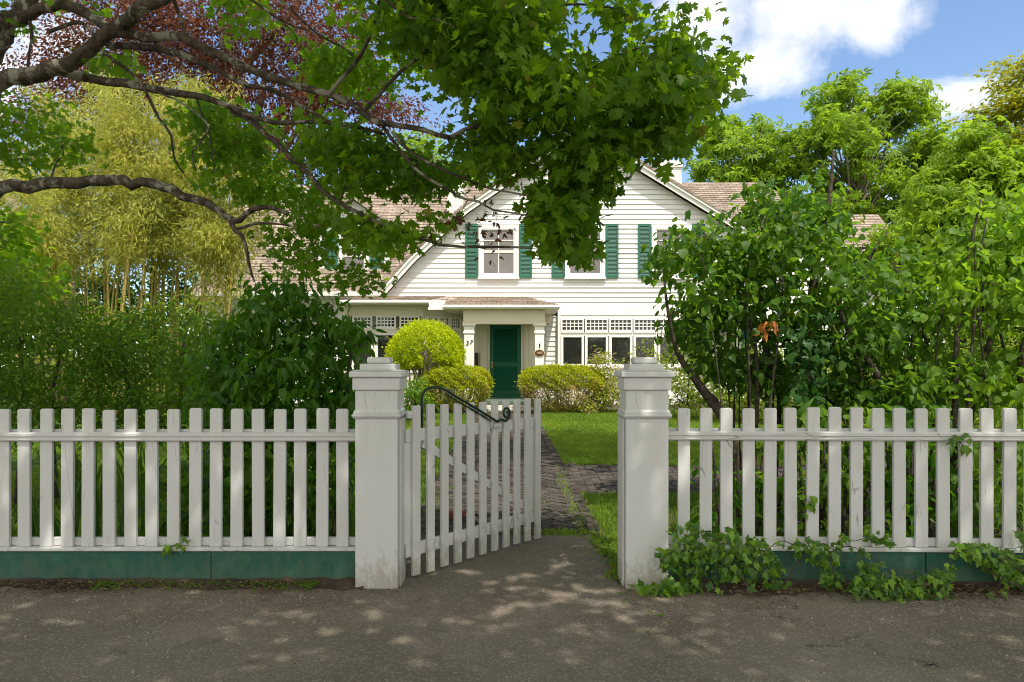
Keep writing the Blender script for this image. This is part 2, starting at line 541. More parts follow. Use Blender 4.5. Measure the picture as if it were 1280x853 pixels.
def spline(pts, rad, step=0.08):
    """Catmull-Rom through the points with radii"""
    P = np.array([tuple(p) for p in pts], float)
    r = np.array(rad, float)
    Q = np.vstack([2 * P[0] - P[1], P, 2 * P[-1] - P[-2]])
    out, ro = [], []
    for i in range(len(P) - 1):
        L = np.linalg.norm(P[i + 1] - P[i])
        k = max(2, int(L / step))
        for j in range(k):
            t = j / k
            a, b, c, d = Q[i], Q[i + 1], Q[i + 2], Q[i + 3]
            out.append(0.5 * ((2 * b) + (c - a) * t + (2 * a - 5 * b + 4 * c - d) * t * t + (3 * b - a - 3 * c + d) * t ** 3))
            ro.append(r[i] * (1 - t) + r[i + 1] * t)
    out.append(P[-1])
    ro.append(r[-1])
    return np.array(out), np.array(ro)


# ------------------------------------------------------------------ leaves
def fan(outline, centre, fold=0.12, droop=0.12):
    pts = [centre] + outline
    v = np.array([(x, y, -fold * abs(x) * 1.2 - droop * (y - 0.3) ** 2) for x, y in pts])
    n = len(outline)
    f = [(0, 1 + i, 1 + (i + 1) % n) for i in range(n)]
    return v, np.array(f)


def mirror(half):
    return half + [(-x, y) for x, y in reversed(half) if x > 1e-6]


T_MAPLE = fan(mirror([(0, 0.06), (0.36, -0.04), (0.30, 0.16), (0.44, 0.22), (0.62, 0.44), (0.44, 0.46), (0.22, 0.44), (0.30, 0.66), (0.26, 0.80), (0.12, 0.78), (0, 1.0)]), (0, 0.32))
T_MAPLE_S = fan(mirror([(0, 0.05), (0.36, 0.0), (0.26, 0.2), (0.6, 0.45), (0.22, 0.46), (0.26, 0.78), (0, 1.0)]), (0, 0.32))
T_IVY = fan(mirror([(0, 0.05), (0.30, -0.06), (0.30, 0.2), (0.46, 0.36), (0.24, 0.5), (0.0, 1.0)]), (0, 0.3), 0.1, 0.2)


def ovate(w, fold=0.25, droop=0.25, base=0.12):
    ys = [0, base, 0.38, 0.72, 1.0]
    ws = [0, w * 0.75, w, w * 0.6, 0]
    v = []
    for y in ys:
        v.append((0, y, -droop * y * y))
    for y, x in zip(ys[1:4], ws[1:4]):
        v.append((x, y - (0.05 if y == base else 0), fold * x - droop * y * y))
    for y, x in zip(ys[1:4], ws[1:4]):
        v.append((-x, y - (0.05 if y == base else 0), fold * x - droop * y * y))
    f = [(0, 5, 1), (1, 5, 6), (1, 6, 2), (2, 6, 7), (2, 7, 3), (3, 7, 4),
         (0, 1, 8), (1, 9, 8), (1, 2, 9), (2, 10, 9), (2, 3, 10), (3, 4, 10)]
    return np.array(v), np.array(f)


T_HEART = ovate(0.40, 0.2, 0.25, 0.1)
T_OVATE = ovate(0.24)
T_LANCE = (np.array([(0, 0, 0), (0.09, 0.35, -0.03), (0, 1, -0.35), (-0.09, 0.35, -0.03)]), np.array([(0, 1, 3), (1, 2, 3)]))
T_SMALL = (np.array([(0, 0, 0), (0.25, 0.45, 0.06), (0, 1, -0.1), (-0.25, 0.45, 0.06)]), np.array([(0, 1, 2), (0, 2, 3)]))


def palmate(n=6, spread=2.4, w=0.17):
    v, f = [], []
    for i in range(n):
        a = (i / (n - 1) - 0.5) * spread * 2 * 0.9
        c, s = math.cos(a), math.sin(a)
        k = len(v)
        for x, y, z in ((0, 0.05, 0), (w, 0.5, 0.0), (0, 1, -0.25), (-w, 0.5, 0.0)):
            v.append((x * c + y * s, y * c - x * s, z))
        f += [(k, k + 1, k + 2), (k, k + 2, k + 3)]
    return np.array(v), np.array(f)


def pinnate(n=5, w=0.11):
    v, f = [], []
    for i in range(n + 1):
        y = 0.15 + 0.75 * i / n
        for sgn in ((-1, 1) if i < n else (0,)):
            k = len(v)
            d = Vector((sgn * 0.9, 0.5, -0.25)).normalized() if sgn else Vector((0, 1, -0.2))
            p = Vector((0, y, -0.3 * y * y))
            L = 0.42
            q = Vector((-d.y, d.x, 0)).normalized() * w
            m = p + d * L * 0.45
            for r in (p, m + q, p + d * L, m - q):
                v.append(tuple(r))
            f += [(k, k + 1, k + 2), (k, k + 2, k + 3)]
    return np.array(v), np.array(f)


T_PALM = palmate()
T_PINN = pinnate()


def unit(a):
    return a / (np.linalg.norm(a, axis=-1, keepdims=True) + 1e-9)


def leaves(name, mat, parent, P, Nn, D, S, tpl, base=None, flat_rnd=None):
    """one mesh of many leaves: P points, Nn normals, D tip directions, S lengths"""
    tv, tf = tpl
    n, k = len(P), len(tv)
    Nn = unit(Nn)
    D = unit(D - (D * Nn).sum(1, keepdims=True) * Nn)
    X = np.cross(D, Nn)
    if k > 4:
        kz = rng.uniform(0.1, 2.6, n)[:, None]
        bend = rng.uniform(-0.25, 0.55, n)[:, None]
        twist = rng.normal(size=n)[:, None] * 0.18
        tz = tv[None, :, 2] * kz - bend * tv[None, :, 1] ** 2 + twist * tv[None, :, 0] * tv[None, :, 1]
        tx = tv[None, :, 0] * rng.uniform(0.8, 1.15, n)[:, None] + rng.normal(size=n)[:, None] * 0.07 * tv[None, :, 1] ** 2
    else:
        tz, tx = tv[None, :, 2], tv[None, :, 0]
    V = P[:, None, :] + S[:, None, None] * (np.broadcast_to(tx, (n, k))[..., None] * X[:, None] + tv[None, :, 1:2] * D[:, None] + np.broadcast_to(tz, (n, k))[..., None] * Nn[:, None])
    V = V.reshape(-1, 3)
    Fc = (np.arange(n)[:, None, None] * k + tf[None]).reshape(-1)
    me = bpy.data.meshes.new(name)
    me.vertices.add(len(V))
    me.vertices.foreach_set('co', V.astype(np.float32).ravel())
    me.loops.add(len(Fc))
    me.loops.foreach_set('vertex_index', Fc.astype(np.int32))
    nf = len(Fc) // 3
    me.polygons.add(nf)
    me.polygons.foreach_set('loop_start', (np.arange(nf) * 3).astype(np.int32))
    a = me.attributes.new('rnd', 'FLOAT', 'FACE')
    r = rng.random(n) if flat_rnd is None else flat_rnd
    a.data.foreach_set('value', np.repeat(r, len(tf)).astype(np.float32))
    me.update(calc_edges=True)
    return link_mesh(me, name, mat, parent, base)


def spray(cent, n_per, spread, out=None, up=0.6, outw=0.5, rnd=0.6, flat=0.55, droop=0.5):
    """leaf positions, normals and tip directions round cluster centres"""
    cent = np.asarray(cent, float)
    n = len(cent)
    cnt = np.maximum(1, rng.poisson(n_per, n))
    idx = np.repeat(np.arange(n), cnt)
    o = np.clip(rng.normal(size=(len(idx), 3)), -1.7, 1.7) * spread * np.array([1, 1, flat])
    P = cent[idx] + o
    oc = unit(o + 1e-6)
    if out is not None:
        oc = oc * 0.6 + unit(cent[idx] - out) * 0.6
    Nn = np.array([0, 0, up]) + oc * outw + rng.normal(size=P.shape) * rnd
    D = oc + np.array([0, 0, -droop]) + rng.normal(size=P.shape) * 0.4
    return P, Nn, D


def inpoly(px, py, poly):
    poly = np.asarray(poly, float)
    r = np.zeros(len(px), bool)
    d = np.full(len(px), 1e9)
    for (x0, y0), (x1, y1) in zip(poly, np.roll(poly, -1, 0)):
        c = ((y0 > py) != (y1 > py)) & (px < (x1 - x0) * (py - y0) / (y1 - y0 + 1e-12) + x0)
        r ^= c
        t = np.clip(((px - x0) * (x1 - x0) + (py - y0) * (y1 - y0)) / ((x1 - x0) ** 2 + (y1 - y0) ** 2 + 1e-9), 0, 1)
        d = np.minimum(d, np.hypot(px - x0 - t * (x1 - x0), py - y0 - t * (y1 - y0)))
    return r, d


def volume(poly, n, y0, y1, round_=1.0, minhalf=0.25, margin=0.0):
    """points in the rounded solid whose outline is the polygon, between depths y0 and y1"""
    poly = np.asarray(poly, float)
    lo, hi = poly.min(0), poly.max(0)
    out = []
    ym, h = (y0 + y1) / 2, (y1 - y0) / 2
    while len(out) < n:
        px = rng.uniform(lo[0], hi[0], 4 * n)
        py = rng.uniform(lo[1], hi[1], 4 * n)
        ok, d = inpoly(px, py, poly)
        ok &= d > margin
        px, py, d = px[ok], py[ok], d[ok]
        hh = np.minimum(h, minhalf + round_ * d / F * ym)
        Y = ym + rng.uniform(-1, 1, len(px)) * hh
        for a, b, c in zip(px, py, Y):
            out.append(tuple(at(a, b, c)))
    return np.array(out[:n])


def ellipsoid(c, r, n, shell=0.45):
    d = unit(rng.normal(size=(n, 3)))
    k = rng.random(n) ** shell
    return np.array(c) + d * k[:, None] * np.array(r)


def grow(mb, nodes, nrad, targets, r0=0.012, sides=4, sag=0.1, taper=0.55, maxlen=None):
    """joins each target to the nearest branch already grown, nearest targets first"""
    nodes = [np.array(p, float) for p in nodes]
    nrad = list(nrad)
    T = np.array(targets, float)
    A = np.array(nodes)
    d = np.min(np.linalg.norm(T[:, None] - A[None], axis=2), axis=1)
    for i in np.argsort(d):
        t = T[i]
        A = np.array(nodes)
        dd = np.linalg.norm(A - t, axis=1)
        j = int(np.argmin(dd))
        L = dd[j]
        if L < 0.02 or (maxlen and L > maxlen):
            continue
        s = A[j]
        r = min(nrad[j] * 0.8, r0 * (0.6 + L))
        m1 = s * 0.66 + t * 0.34 + rng.normal(size=3) * L * 0.07 + np.array([0, 0, sag * L])
        m2 = s * 0.3 + t * 0.7 + rng.normal(size=3) * L * 0.06 + np.array([0, 0, sag * L * 0.7])
        pts, rr = spline([s, m1, m2, t], [r, r * 0.85, r * 0.7, r * taper], step=max(0.12, L / 6))
        mb.tube(pts, rr, sides, caps=False)
        for q in (m1, m2, t):
            nodes.append(q)
            nrad.append(r * 0.75)
    return mb


# ------------------------------------------------------------------ world, camera, sun
SUN_EL, SUN_AZ = math.radians(63), math.radians(24)     # azimuth: to the right of straight behind the camera
S = Vector((math.sin(SUN_AZ) * math.cos(SUN_EL), -math.cos(SUN_AZ) * math.cos(SUN_EL), math.sin(SUN_EL)))


def world():
    w = bpy.data.worlds.new('World')
    sc.world = w
    w.use_nodes = True
    nt = w.node_tree
    nt.nodes.clear()
    out = N(nt, 'ShaderNodeOutputWorld')
    sky = N(nt, 'ShaderNodeTexSky', sky_type='NISHITA')
    sky.sun_disc = False
    sky.sun_elevation = SUN_EL
    sky.sun_rotation = PI - SUN_AZ
    sky.air_density = 1.0
    sky.dust_density = 0.3
    sky.ozone_density = 4.5
    bg = N(nt, 'ShaderNodeBackground')
    bg.inputs['Strength'].default_value = 0.15
    nt.links.new(sky.outputs[0], bg.inputs['Color'])
    tc = N(nt, 'ShaderNodeTexCoord')
    sx = N(nt, 'ShaderNodeSeparateXYZ')
    nt.links.new(tc.outputs['Generated'], sx.inputs[0])
    yy = math_n(nt, 'MAXIMUM', sx.outputs['Y'], 0.05)
    u = math_n(nt, 'DIVIDE', sx.outputs['X'], yy)
    v = math_n(nt, 'DIVIDE', sx.outputs['Z'], yy)
    cb = N(nt, 'ShaderNodeCombineXYZ')
    nt.links.new(u, cb.inputs[0])
    nt.links.new(v, cb.inputs[1])
    nz = noise(nt, cb.outputs[0], 5.5, 9, 0.58, 0.25)
    nz2 = noise(nt, cb.outputs[0], 14, 7, 0.6, 0.3)

    def blob(px, py, rx, ry, rot):
        """soft elliptical patch of the sky round one direction"""
        cu, cv = (px - CX) / F, (CY - py) / F
        du = math_n(nt, 'SUBTRACT', u, cu)
        dv = math_n(nt, 'SUBTRACT', v, cv)
        c, s = math.cos(rot), math.sin(rot)
        a = math_n(nt, 'ADD', math_n(nt, 'MULTIPLY', du, c), math_n(nt, 'MULTIPLY', dv, s))
        b = math_n(nt, 'SUBTRACT', math_n(nt, 'MULTIPLY', dv, c), math_n(nt, 'MULTIPLY', du, s))
        a = math_n(nt, 'DIVIDE', a, rx / F)
        b = math_n(nt, 'DIVIDE', b, ry / F)
        d = math_n(nt, 'SQRT', math_n(nt, 'ADD', math_n(nt, 'MULTIPLY', a, a), math_n(nt, 'MULTIPLY', b, b)))
        return math_n(nt, 'SUBTRACT', 1.0, d)

    f = blob(1035, 20, 150, 62, 0.18)
    for q in ((965, 75, 95, 50, 0.35), (905, 95, 50, 45, 0.4), (885, 20, 75, 55, -0.3), (1110, -10, 60, 40, 0.3), (640, 20, 60, 60, 0), (-100, 100, 300, 120, 0.2)):
        f = math_n(nt, 'MAXIMUM', f, blob(*q))
    f = math_n(nt, 'ADD', f, math_n(nt, 'MULTIPLY', math_n(nt, 'SUBTRACT', nz, 0.5), 2.0))
    f = math_n(nt, 'ADD', f, math_n(nt, 'MULTIPLY', math_n(nt, 'SUBTRACT', nz2, 0.5), 0.6))
    c1 = ramp(nt, f, [(0.0, (0, 0, 0)), (0.35, (0.55, 0.55, 0.55)), (0.8, (1, 1, 1))])
    # thin streaky cloud low on the right
    mp = N(nt, 'ShaderNodeMapping')
    mp.inputs['Scale'].default_value = (3.0, 12.0, 1)
    mp.inputs['Rotation'].default_value = (0, 0, -0.15)
    nt.links.new(cb.outputs[0], mp.inputs['Vector'])
    nz3 = noise(nt, mp.outputs[0], 2.2, 8, 0.6, 0.3)
    g = math_n(nt, 'MAXIMUM', blob(1200, 125, 105, 36, 0.1), blob(1150, 300, 180, 90, 0.0))
    g = math_n(nt, 'ADD', g, math_n(nt, 'MULTIPLY', math_n(nt, 'SUBTRACT', nz3, 0.5), 2.2))
    c2 = ramp(nt, g, [(0.05, (0, 0, 0)), (0.8, (0.85, 0.85, 0.85))])
    # unseen broken cloud behind the viewer, added as white fill light
    nz4 = noise(nt, tc.outputs['Generated'], 2.6, 8, 0.6, 0.2)
    back = math_n(nt, 'MULTIPLY', math_n(nt, 'SUBTRACT', 0.25, sx.outputs['Y']), 4.0, clamp=True)
    c3 = ramp(nt, nz4, [(0.36, (0, 0, 0)), (0.52, (1, 1, 1))])
    c3 = math_n(nt, 'MULTIPLY', c3, back)
    cl = math_n(nt, 'MAXIMUM', math_n(nt, 'MAXIMUM', c1, c2), c3)
    bg2 = N(nt, 'ShaderNodeBackground')
    shade = ramp(nt, math_n(nt, 'ADD', nz2, math_n(nt, 'MULTIPLY', nz, 0.6)), [(0.55, (0.54, 0.59, 0.67)), (0.95, (0.74, 0.75, 0.77))])
    shade = mixc(nt, back, shade, (1.0, 0.97, 0.92))
    nt.links.new(shade, bg2.inputs['Color'])
    bg2.inputs['Strength'].default_value = CLOUD
    mx = N(nt, 'ShaderNodeMixShader')
    nt.links.new(cl, mx.inputs[0])
    nt.links.new(bg.outputs[0], mx.inputs[1])
    nt.links.new(bg2.outputs[0], mx.inputs[2])
    nt.links.new(mx.outputs[0], out.inputs['Surface'])


CLOUD = 1.18
world()
sun = bpy.data.lights.new('sun', 'SUN')
sun.energy = 3.7
sun.angle = math.radians(0.55)
sun.color = (1.0, 0.97, 0.915)
so = bpy.data.objects.new('sun', sun)
C.objects.link(so)
so.rotation_euler = S.to_track_quat('Z', 'Y').to_euler()
so.location = S * 60

cam = bpy.data.cameras.new('camera')
co = bpy.data.objects.new('camera', cam)
C.objects.link(co)
co.location = (0, 0, EYE)
co.rotation_euler = (PI / 2, 0, 0)
cam.sensor_fit = 'HORIZONTAL'
cam.sensor_width = 36
cam.lens = F / 1280 * 36
cam.shift_y = (CY - 426.5) / 1280
cam.clip_end = 1000
sc.camera = co
sc.view_settings.view_transform = 'Standard'
sc.view_settings.look = 'None'
sc.view_settings.gamma = 1
sc.view_settings.exposure = 0.58
sc.view_settings.use_white_balance = True
sc.view_settings.white_balance_temperature = 6800
sc.view_settings.white_balance_tint = 10
sc.cycles.max_bounces = 9
sc.cycles.diffuse_bounces = 5
sc.cycles.glossy_bounces = 3
sc.cycles.transmission_bounces = 6
sc.cycles.filter_width = 1.05
sc.cycles.caustics_reflective = False
sc.cycles.caustics_refractive = False

#@@GROUND
# ------------------------------------------------------------------ ground
def sheet(name, xs, ys, mat, dz, label=None):
    X, Y = np.meshgrid(xs, ys)
    Z = gz(X, Y) + dz
    v = np.stack([X, Y, Z], -1).reshape(-1, 3)
    nx, ny = len(xs), len(ys)
    f = [(j * nx + i, j * nx + i + 1, (j + 1) * nx + i + 1, (j + 1) * nx + i) for j in range(ny - 1) for i in range(nx - 1)]
    me = bpy.data.meshes.new(name)
    me.from_pydata(v.tolist(), [], f)
    me.update()
    return tag(link_mesh(me, name, mat), label, kind='structure')


far = np.array([-400, -150, -60, -30, -20])
mid = np.arange(-14, 14.1, 0.5)
xs = np.concatenate([far, mid, -far[::-1]])
ys = np.concatenate([[-300, -100, -40, -15], np.arange(-8, 4.6, 2), np.arange(4.8, 24, 0.4), [30, 60, 150, 500]])
sheet('ground', xs, ys, M['lawn'], -0.006)

mb = MB()
mb.add([(-60, -14, 0), (60, -14, 0), (60, 4.93, 0), (-60, 4.93, 0)], [(0, 1, 2, 3)])
edge = [(-0.92, 4.93), (0.74, 4.93), (0.72, 5.2), (0.78, 5.5), (0.70, 5.75), (0.76, 6.05), (0.70, 6.42), (0.2, 6.40), (-0.4, 6.44), (-1.0, 6.40)]
mb.add([(x, y, 0.0) for x, y in edge], [tuple(range(len(edge)))])
tag(mb.build('pavement', M['asphalt']), kind='structure')

# soil strips along the fence
def soil_strip(x0, x1, y0, y1, name='soil'):
    n = int((x1 - x0) / 0.06)
    xs_ = np.linspace(x0, x1, n)
    w0 = y0 + 0.035 * np.sin(xs_ * 7) + rng.normal(size=n) * 0.02
    v, f = [], []
    rows = [(w0, 0.004), (w0 * 0.6 + y1 * 0.4, 0.02), (np.full(n, y1 - 0.02), 0.035), (np.full(n, y1 + 0.4), 0.02)]
    for i in range(n):
        for w, h in rows:
            v.append((xs_[i], w[i], h + (abs(rng.normal()) * 0.006 if h > 0.01 else 0)))
    k = len(rows)
    for i in range(n - 1):
        for j in range(k - 1):
            f.append((i * k + j, (i + 1) * k + j, (i + 1) * k + j + 1, i * k + j + 1))
    me = bpy.data.meshes.new(name)
    me.from_pydata(v, [], f)
    me.update()
    me.polygons.foreach_set('use_smooth', [True] * len(f))
    return tag(link_mesh(me, name, M['soil']), kind='structure')


soil_strip(-6.0, -1.0, 4.86, 4.96)
soil_strip(1.0, 6.0, 4.74, 4.90)


# brick path in herringbone, border course, side path
def bricks(mb, test, cells, W_=0.102, ang=PI / 4, o=(0, 0)):
    c, s = math.cos(ang), math.sin(ang)
    for i in range(*cells):
        for j in range(*cells):
            k = (i - j) % 4
            if k == 0:
                a0, a1, b0, b1 = i, i + 2, j, j + 1
            elif k == 3:
                a0, a1, b0, b1 = i, i + 1, j, j + 2
            else:
                continue
            cx, cy = (a0 + a1) / 2 * W_, (b0 + b1) / 2 * W_
            x, y = o[0] + cx * c - cy * s, o[1] + cx * s + cy * c
            if not test(x, y):
                continue
            g = 0.0045
            hx, hy = (a1 - a0) / 2 * W_ - g, (b1 - b0) / 2 * W_ - g
            h = rng.normal() * 0.0035 + 0.008
            tx, ty = rng.normal() * 0.02, rng.normal() * 0.02
            vs = []
            for zz in (0, 1):
                for px_, py_ in ((-hx, -hy), (hx, -hy), (hx, hy), (-hx, hy)):
                    qx, qy = (px_, py_) if zz == 0 else (px_ * 0.97, py_ * 0.97)
                    X_, Y_ = x + qx * c - qy * s, y + qx * s + qy * c
                    vs.append((X_, Y_, float(gz(X_, Y_)) + (-0.05 if zz == 0 else h + tx * qx + ty * qy)))
            mb.add(vs, [(4, 5, 6, 7), (0, 1, 5, 4), (1, 2, 6, 5), (2, 3, 7, 6), (3, 0, 4, 7)])
    return mb


def pr(y):   # right edge of the front path
    return 0.80 - (y - 6.4) * 0.022


def pl(y):
    return -0.84 - (y - 6.4) * 0.0


sand = M['soil']
mb = MB()
bricks(mb, lambda x, y: 6.42 < y < 17.0 and pl(y) < x < pr(y) - 0.10, (-40, 170), o=(0, 5.0))
tag(mb.build('brick_path', M['brick']), kind='structure')
mb = MB()
y = 6.42
while y < 17.0:
    for e, sgn in ((pr(y), -1), (pl(y) - 0.1, 1)):
        h = 0.012 + rng.normal() * 0.003
        x0 = e - 0.098 if sgn < 0 else e
        zc = float(gz(e, y))
        mb.box(x0, x0 + 0.093, y + 0.004, y + 0.205, zc - 0.05, zc + h)
    y += 0.21
tag(mb.build('path_border', M['brick']), kind='structure')
mb = MB()
bricks(mb, lambda x, y: 8.15 + 0.02 * math.sin(x * 5) < y < 9.95 and pr(y) + 0.01 < x < 5.2 and (x - 1.0) * -0.5 + 8.0 < y, (-60, 160), o=(2.0, 4.0), ang=0.0)
tag(mb.build('side_path', M['brick']), kind='structure')
sheet('path_bed', np.linspace(-0.95, 0.83, 8), np.arange(6.4, 17.4, 0.4), M['soil'], -0.002)
sheet('side_path_bed', np.linspace(0.70, 5.3, 10), np.arange(8.1, 10.0, 0.2), M['soil'], 0.0)
# planting beds
sheet('planting_bed', np.linspace(-6, -1.05, 12), np.arange(5.36, 6.4, 0.2), M['soil'], -0.002)
sheet('planting_bed', np.linspace(1.3, 7, 12), np.arange(5.3, 7.5, 0.2), M['soil'], -0.002)
sheet('house_bed', np.linspace(-6, 8, 20), np.arange(17.4, 20.6, 0.4), M['soil'], -0.001)


# grass
def in_path(x, y):
    a = (y > 6.35) & (x > -0.95) & (x < 0.80 - (y - 6.4) * 0.022)
    b = (y > 8.1) & (y < 9.98) & (x > 0.7) & (x < 5.3) & ((x - 1.0) * -0.5 + 8.05 < y)
    return a | b


def blades(n, x0, x1, y0, y1, h, w, keep=None):
    x = rng.uniform(x0, x1, n)
    y = rng.uniform(y0, y1, n)
    ok = ~in_path(x, y)
    if keep is not None:
        ok &= keep(x, y)
    x, y = x[ok], y[ok]
    m = len(x)
    hh = h * rng.uniform(0.5, 1.3, m)
    a = rng.uniform(0, 2 * PI, m)
    lean = rng.uniform(0.1, 0.7, m) * hh
    z = gz(x, y) - 0.008
    ca, sa = np.cos(a), np.sin(a)
    la = rng.uniform(0, 2 * PI, m)
    v = np.empty((m, 5, 3))
    ww = w * rng.uniform(0.7, 1.3, m)
    for i, (t, s_) in enumerate(((0, -1), (0, 1), (0.6, 1), (0.6, -1), (1, 0))):
        k = ww * s_ * (1 if t == 0 else 0.75)
        v[:, i, 0] = x + ca * k + np.cos(la) * lean * t * t
        v[:, i, 1] = y + sa * k + np.sin(la) * lean * t * t
        v[:, i, 2] = z + hh * t * (1 - 0.15 * t)
    return v


def grass_obj(name, parts, mat, label):
    v = np.concatenate(parts)
    m = len(v)
    tf = np.array([(0, 1, 2), (0, 2, 3), (3, 2, 4)])
    Fc = (np.arange(m)[:, None, None] * 5 + tf[None]).reshape(-1)
    me = bpy.data.meshes.new(name)
    me.vertices.add(m * 5)
    me.vertices.foreach_set('co', v.astype(np.float32).ravel())
    me.loops.add(len(Fc))
    me.loops.foreach_set('vertex_index', Fc.astype(np.int32))
    nf = len(Fc) // 3
    me.polygons.add(nf)
    me.polygons.foreach_set('loop_start', (np.arange(nf) * 3).astype(np.int32))
    at_ = me.attributes.new('rnd', 'FLOAT', 'FACE')
    at_.data.foreach_set('value', np.repeat(rng.random(m), 3).astype(np.float32))
    me.update(calc_edges=True)
    return tag(link_mesh(me, name, mat), label, 'grass', kind='stuff')


gp = [
    blades(26000, 0.66, 2.6, 5.05, 8.3, 0.055, 0.003, lambda x, y: x > 0.70 + 0.05 * np.sin(y * 6) + 0.03 * np.sin(y * 17)),
    blades(70000, 0.55, 5.0, 9.9, 13.5, 0.05, 0.004),
    blades(60000, 0.45, 6.0, 13.5, 18.0, 0.055, 0.006),
    blades(60000, -6.5, -0.9, 5.4, 11, 0.06, 0.004),
    blades(40000, -9, -0.9, 11, 17.5, 0.06, 0.007),
    blades(12000, 2.4, 8, 5.4, 10, 0.06, 0.005),
]
grass_obj('grass', gp, M['grass'], 'short green lawn grass on both sides of the brick path')
# weeds in the joints of the path and at its end
x = rng.normal(0.48, 0.16, 700)
y = rng.normal(6.48, 0.05, 700)
wp = []
for (cx, cy, sx_, sy_, n) in ((0.48, 6.47, 0.14, 0.05, 500), (0.62, 8.2, 0.03, 1.0, 350), (0.66, 7.1, 0.05, 0.5, 260), (-0.3, 6.45, 0.4, 0.03, 300), (0.2, 7.6, 0.3, 0.6, 160), (-0.80, 7.5, 0.06, 0.9, 500)):
    xx, yy = rng.normal(cx, sx_, n), rng.normal(cy, sy_, n)
    zz = gz(xx, yy)
    v = np.empty((n, 5, 3))
    a = rng.uniform(0, 6.28, n)
    la = rng.uniform(0, 6.28, n)
    h = rng.uniform(0.015, 0.045, n)
    for i, (t, s_) in enumerate(((0, -1), (0, 1), (0.6, 1), (0.6, -1), (1, 0))):
        k = 0.004 * s_
        v[:, i, 0] = xx + np.cos(a) * k + np.cos(la) * h * 0.8 * t
        v[:, i, 1] = yy + np.sin(a) * k + np.sin(la) * h * 0.8 * t
        v[:, i, 2] = zz + h * t * (1 - 0.2 * t)
    wp.append(v)
o = grass_obj('weeds', wp, M['grass'], 'small weeds and moss growing in the brick joints')
o['category'] = 'weeds'


# leaf litter along the foot of the fence and on the pavement
def litter(n, x0, x1, y0, y1, s0, s1, z=0.006, clumpy=True):
    x = rng.uniform(x0, x1, n)
    if clumpy:
        x = x0 + (x1 - x0) * (0.5 + 0.5 * np.sin(x * 3.1) * rng.random(n)) * 0.3 + 0.7 * (x - x0)
    y = y1 - np.abs(rng.normal(size=n)) * (y1 - y0) * 0.5
    P = np.stack([x, y, np.full(n, z) + rng.random(n) * 0.012], 1)
    Nn = np.array([0, 0, 1.0]) + rng.normal(size=(n, 3)) * 0.35
    D = rng.normal(size=(n, 3))
    return P, Nn, D, rng.uniform(s0, s1, n)


ps = [litter(900, -5, -1.0, 4.70, 4.92, 0.012, 0.045, 0.022), litter(1100, 1.0, 5, 4.55, 4.86, 0.012, 0.05, 0.022),
      litter(120, -5, 5, 2.5, 4.8, 0.006, 0.022, 0.003, False), litter(160, 0.6, 0.95, 5.0, 6.3, 0.01, 0.03, 0.006), litter(110, -1.0, -0.7, 4.7, 5.2, 0.01, 0.03, 0.004)]
P, Nn, D, Sz = (np.concatenate([p[i] for p in ps]) for i in range(4))
tag(leaves('leaf_litter', M['litter'], None, P, Nn, D, Sz, T_SMALL), 'dry brown leaf litter along the foot of the fence', 'leaf litter', kind='stuff')
gv, gf = MB(), None
for i in range(900):
    x_ = rng.uniform(-5, 5)
    y_ = (4.74 if x_ < 0 else 4.58) - abs(rng.normal()) * 0.35 if i < 700 else rng.uniform(2.2, 4.5)
    r_ = rng.uniform(0.002, 0.007)
    if abs(x_) < 0.75 and i < 700:
        continue
    q_ = rng.uniform(0.7, 1.3, 4) * r_
    gv.add([(x_ - q_[0], y_ - q_[1] * .5, 0), (x_ + q_[1], y_ - q_[2] * .6, 0), (x_ + q_[2] * .2, y_ + q_[3], 0), (x_, y_, r_ * 1.1)], [(0, 1, 3), (1, 2, 3), (2, 0, 3)])
tag(gv.build('grit', plain('grit', (0.30, 0.27, 0.23), 0.9)), 'loose grit scattered over the asphalt along the fence', 'grit', kind='stuff')
# weeds at the foot of the fence
P, Nn, D, Sz = litter(500, -3.2, -1.0, 4.74, 4.9, 0.015, 0.035, 0.03)
P2, N2, D2, S2 = litter(300, 0.62, 0.95, 4.75, 6.2, 0.02, 0.05, 0.02)
tag(leaves('verge_weeds', M['shrub_mid'], None, np.concatenate([P, P2]), np.concatenate([Nn, N2]), np.concatenate([D, D2]) + np.array([0, 0, 0.4]), np.concatenate([Sz, S2]), T_SMALL),
    'tiny green weeds sprouting along the foot of the fence', 'weeds', kind='stuff')
# fallen twig on the asphalt
mb = MB()
b = at(1162, 833, 1.5 * 900 / (833 - 458))
for a0, L in ((0.3, 0.05), (2.2, 0.06), (-0.7, 0.045), (3.6, 0.04)):
    pts = [(b.x + math.cos(a0) * L * t, b.y + math.sin(a0) * L * t, 0.006 + 0.008 * math.sin(t * 3)) for t in (0, 0.33, 0.66, 1)]
    mb.tube(pts, [0.003, 0.0025, 0.002, 0.0015], 5)
tag(mb.build('fallen_twig', M['black'], base=(b.x, b.y, 0)), 'small dark forked twig lying on the asphalt at the right', 'twig')
# a single reddish brick in the grass by the gate
mb = MB(Matrix.Translation((-0.56, 7.02, 0.03)) @ Matrix.Rotation(0.3, 4, 'Z'))
mb.box(-0.10, 0.10, -0.05, 0.05, 0, 0.065)
tag(mb.build('loose_brick', plain('red_brick', (0.27, 0.09, 0.055), 0.9), None, 0.006, base=(-0.56, 7.02, 0.03)), 'single reddish brick lying at the path edge behind the gate', 'brick')

#@@FENCE
# ------------------------------------------------------------------ fence
FP = 0.1466


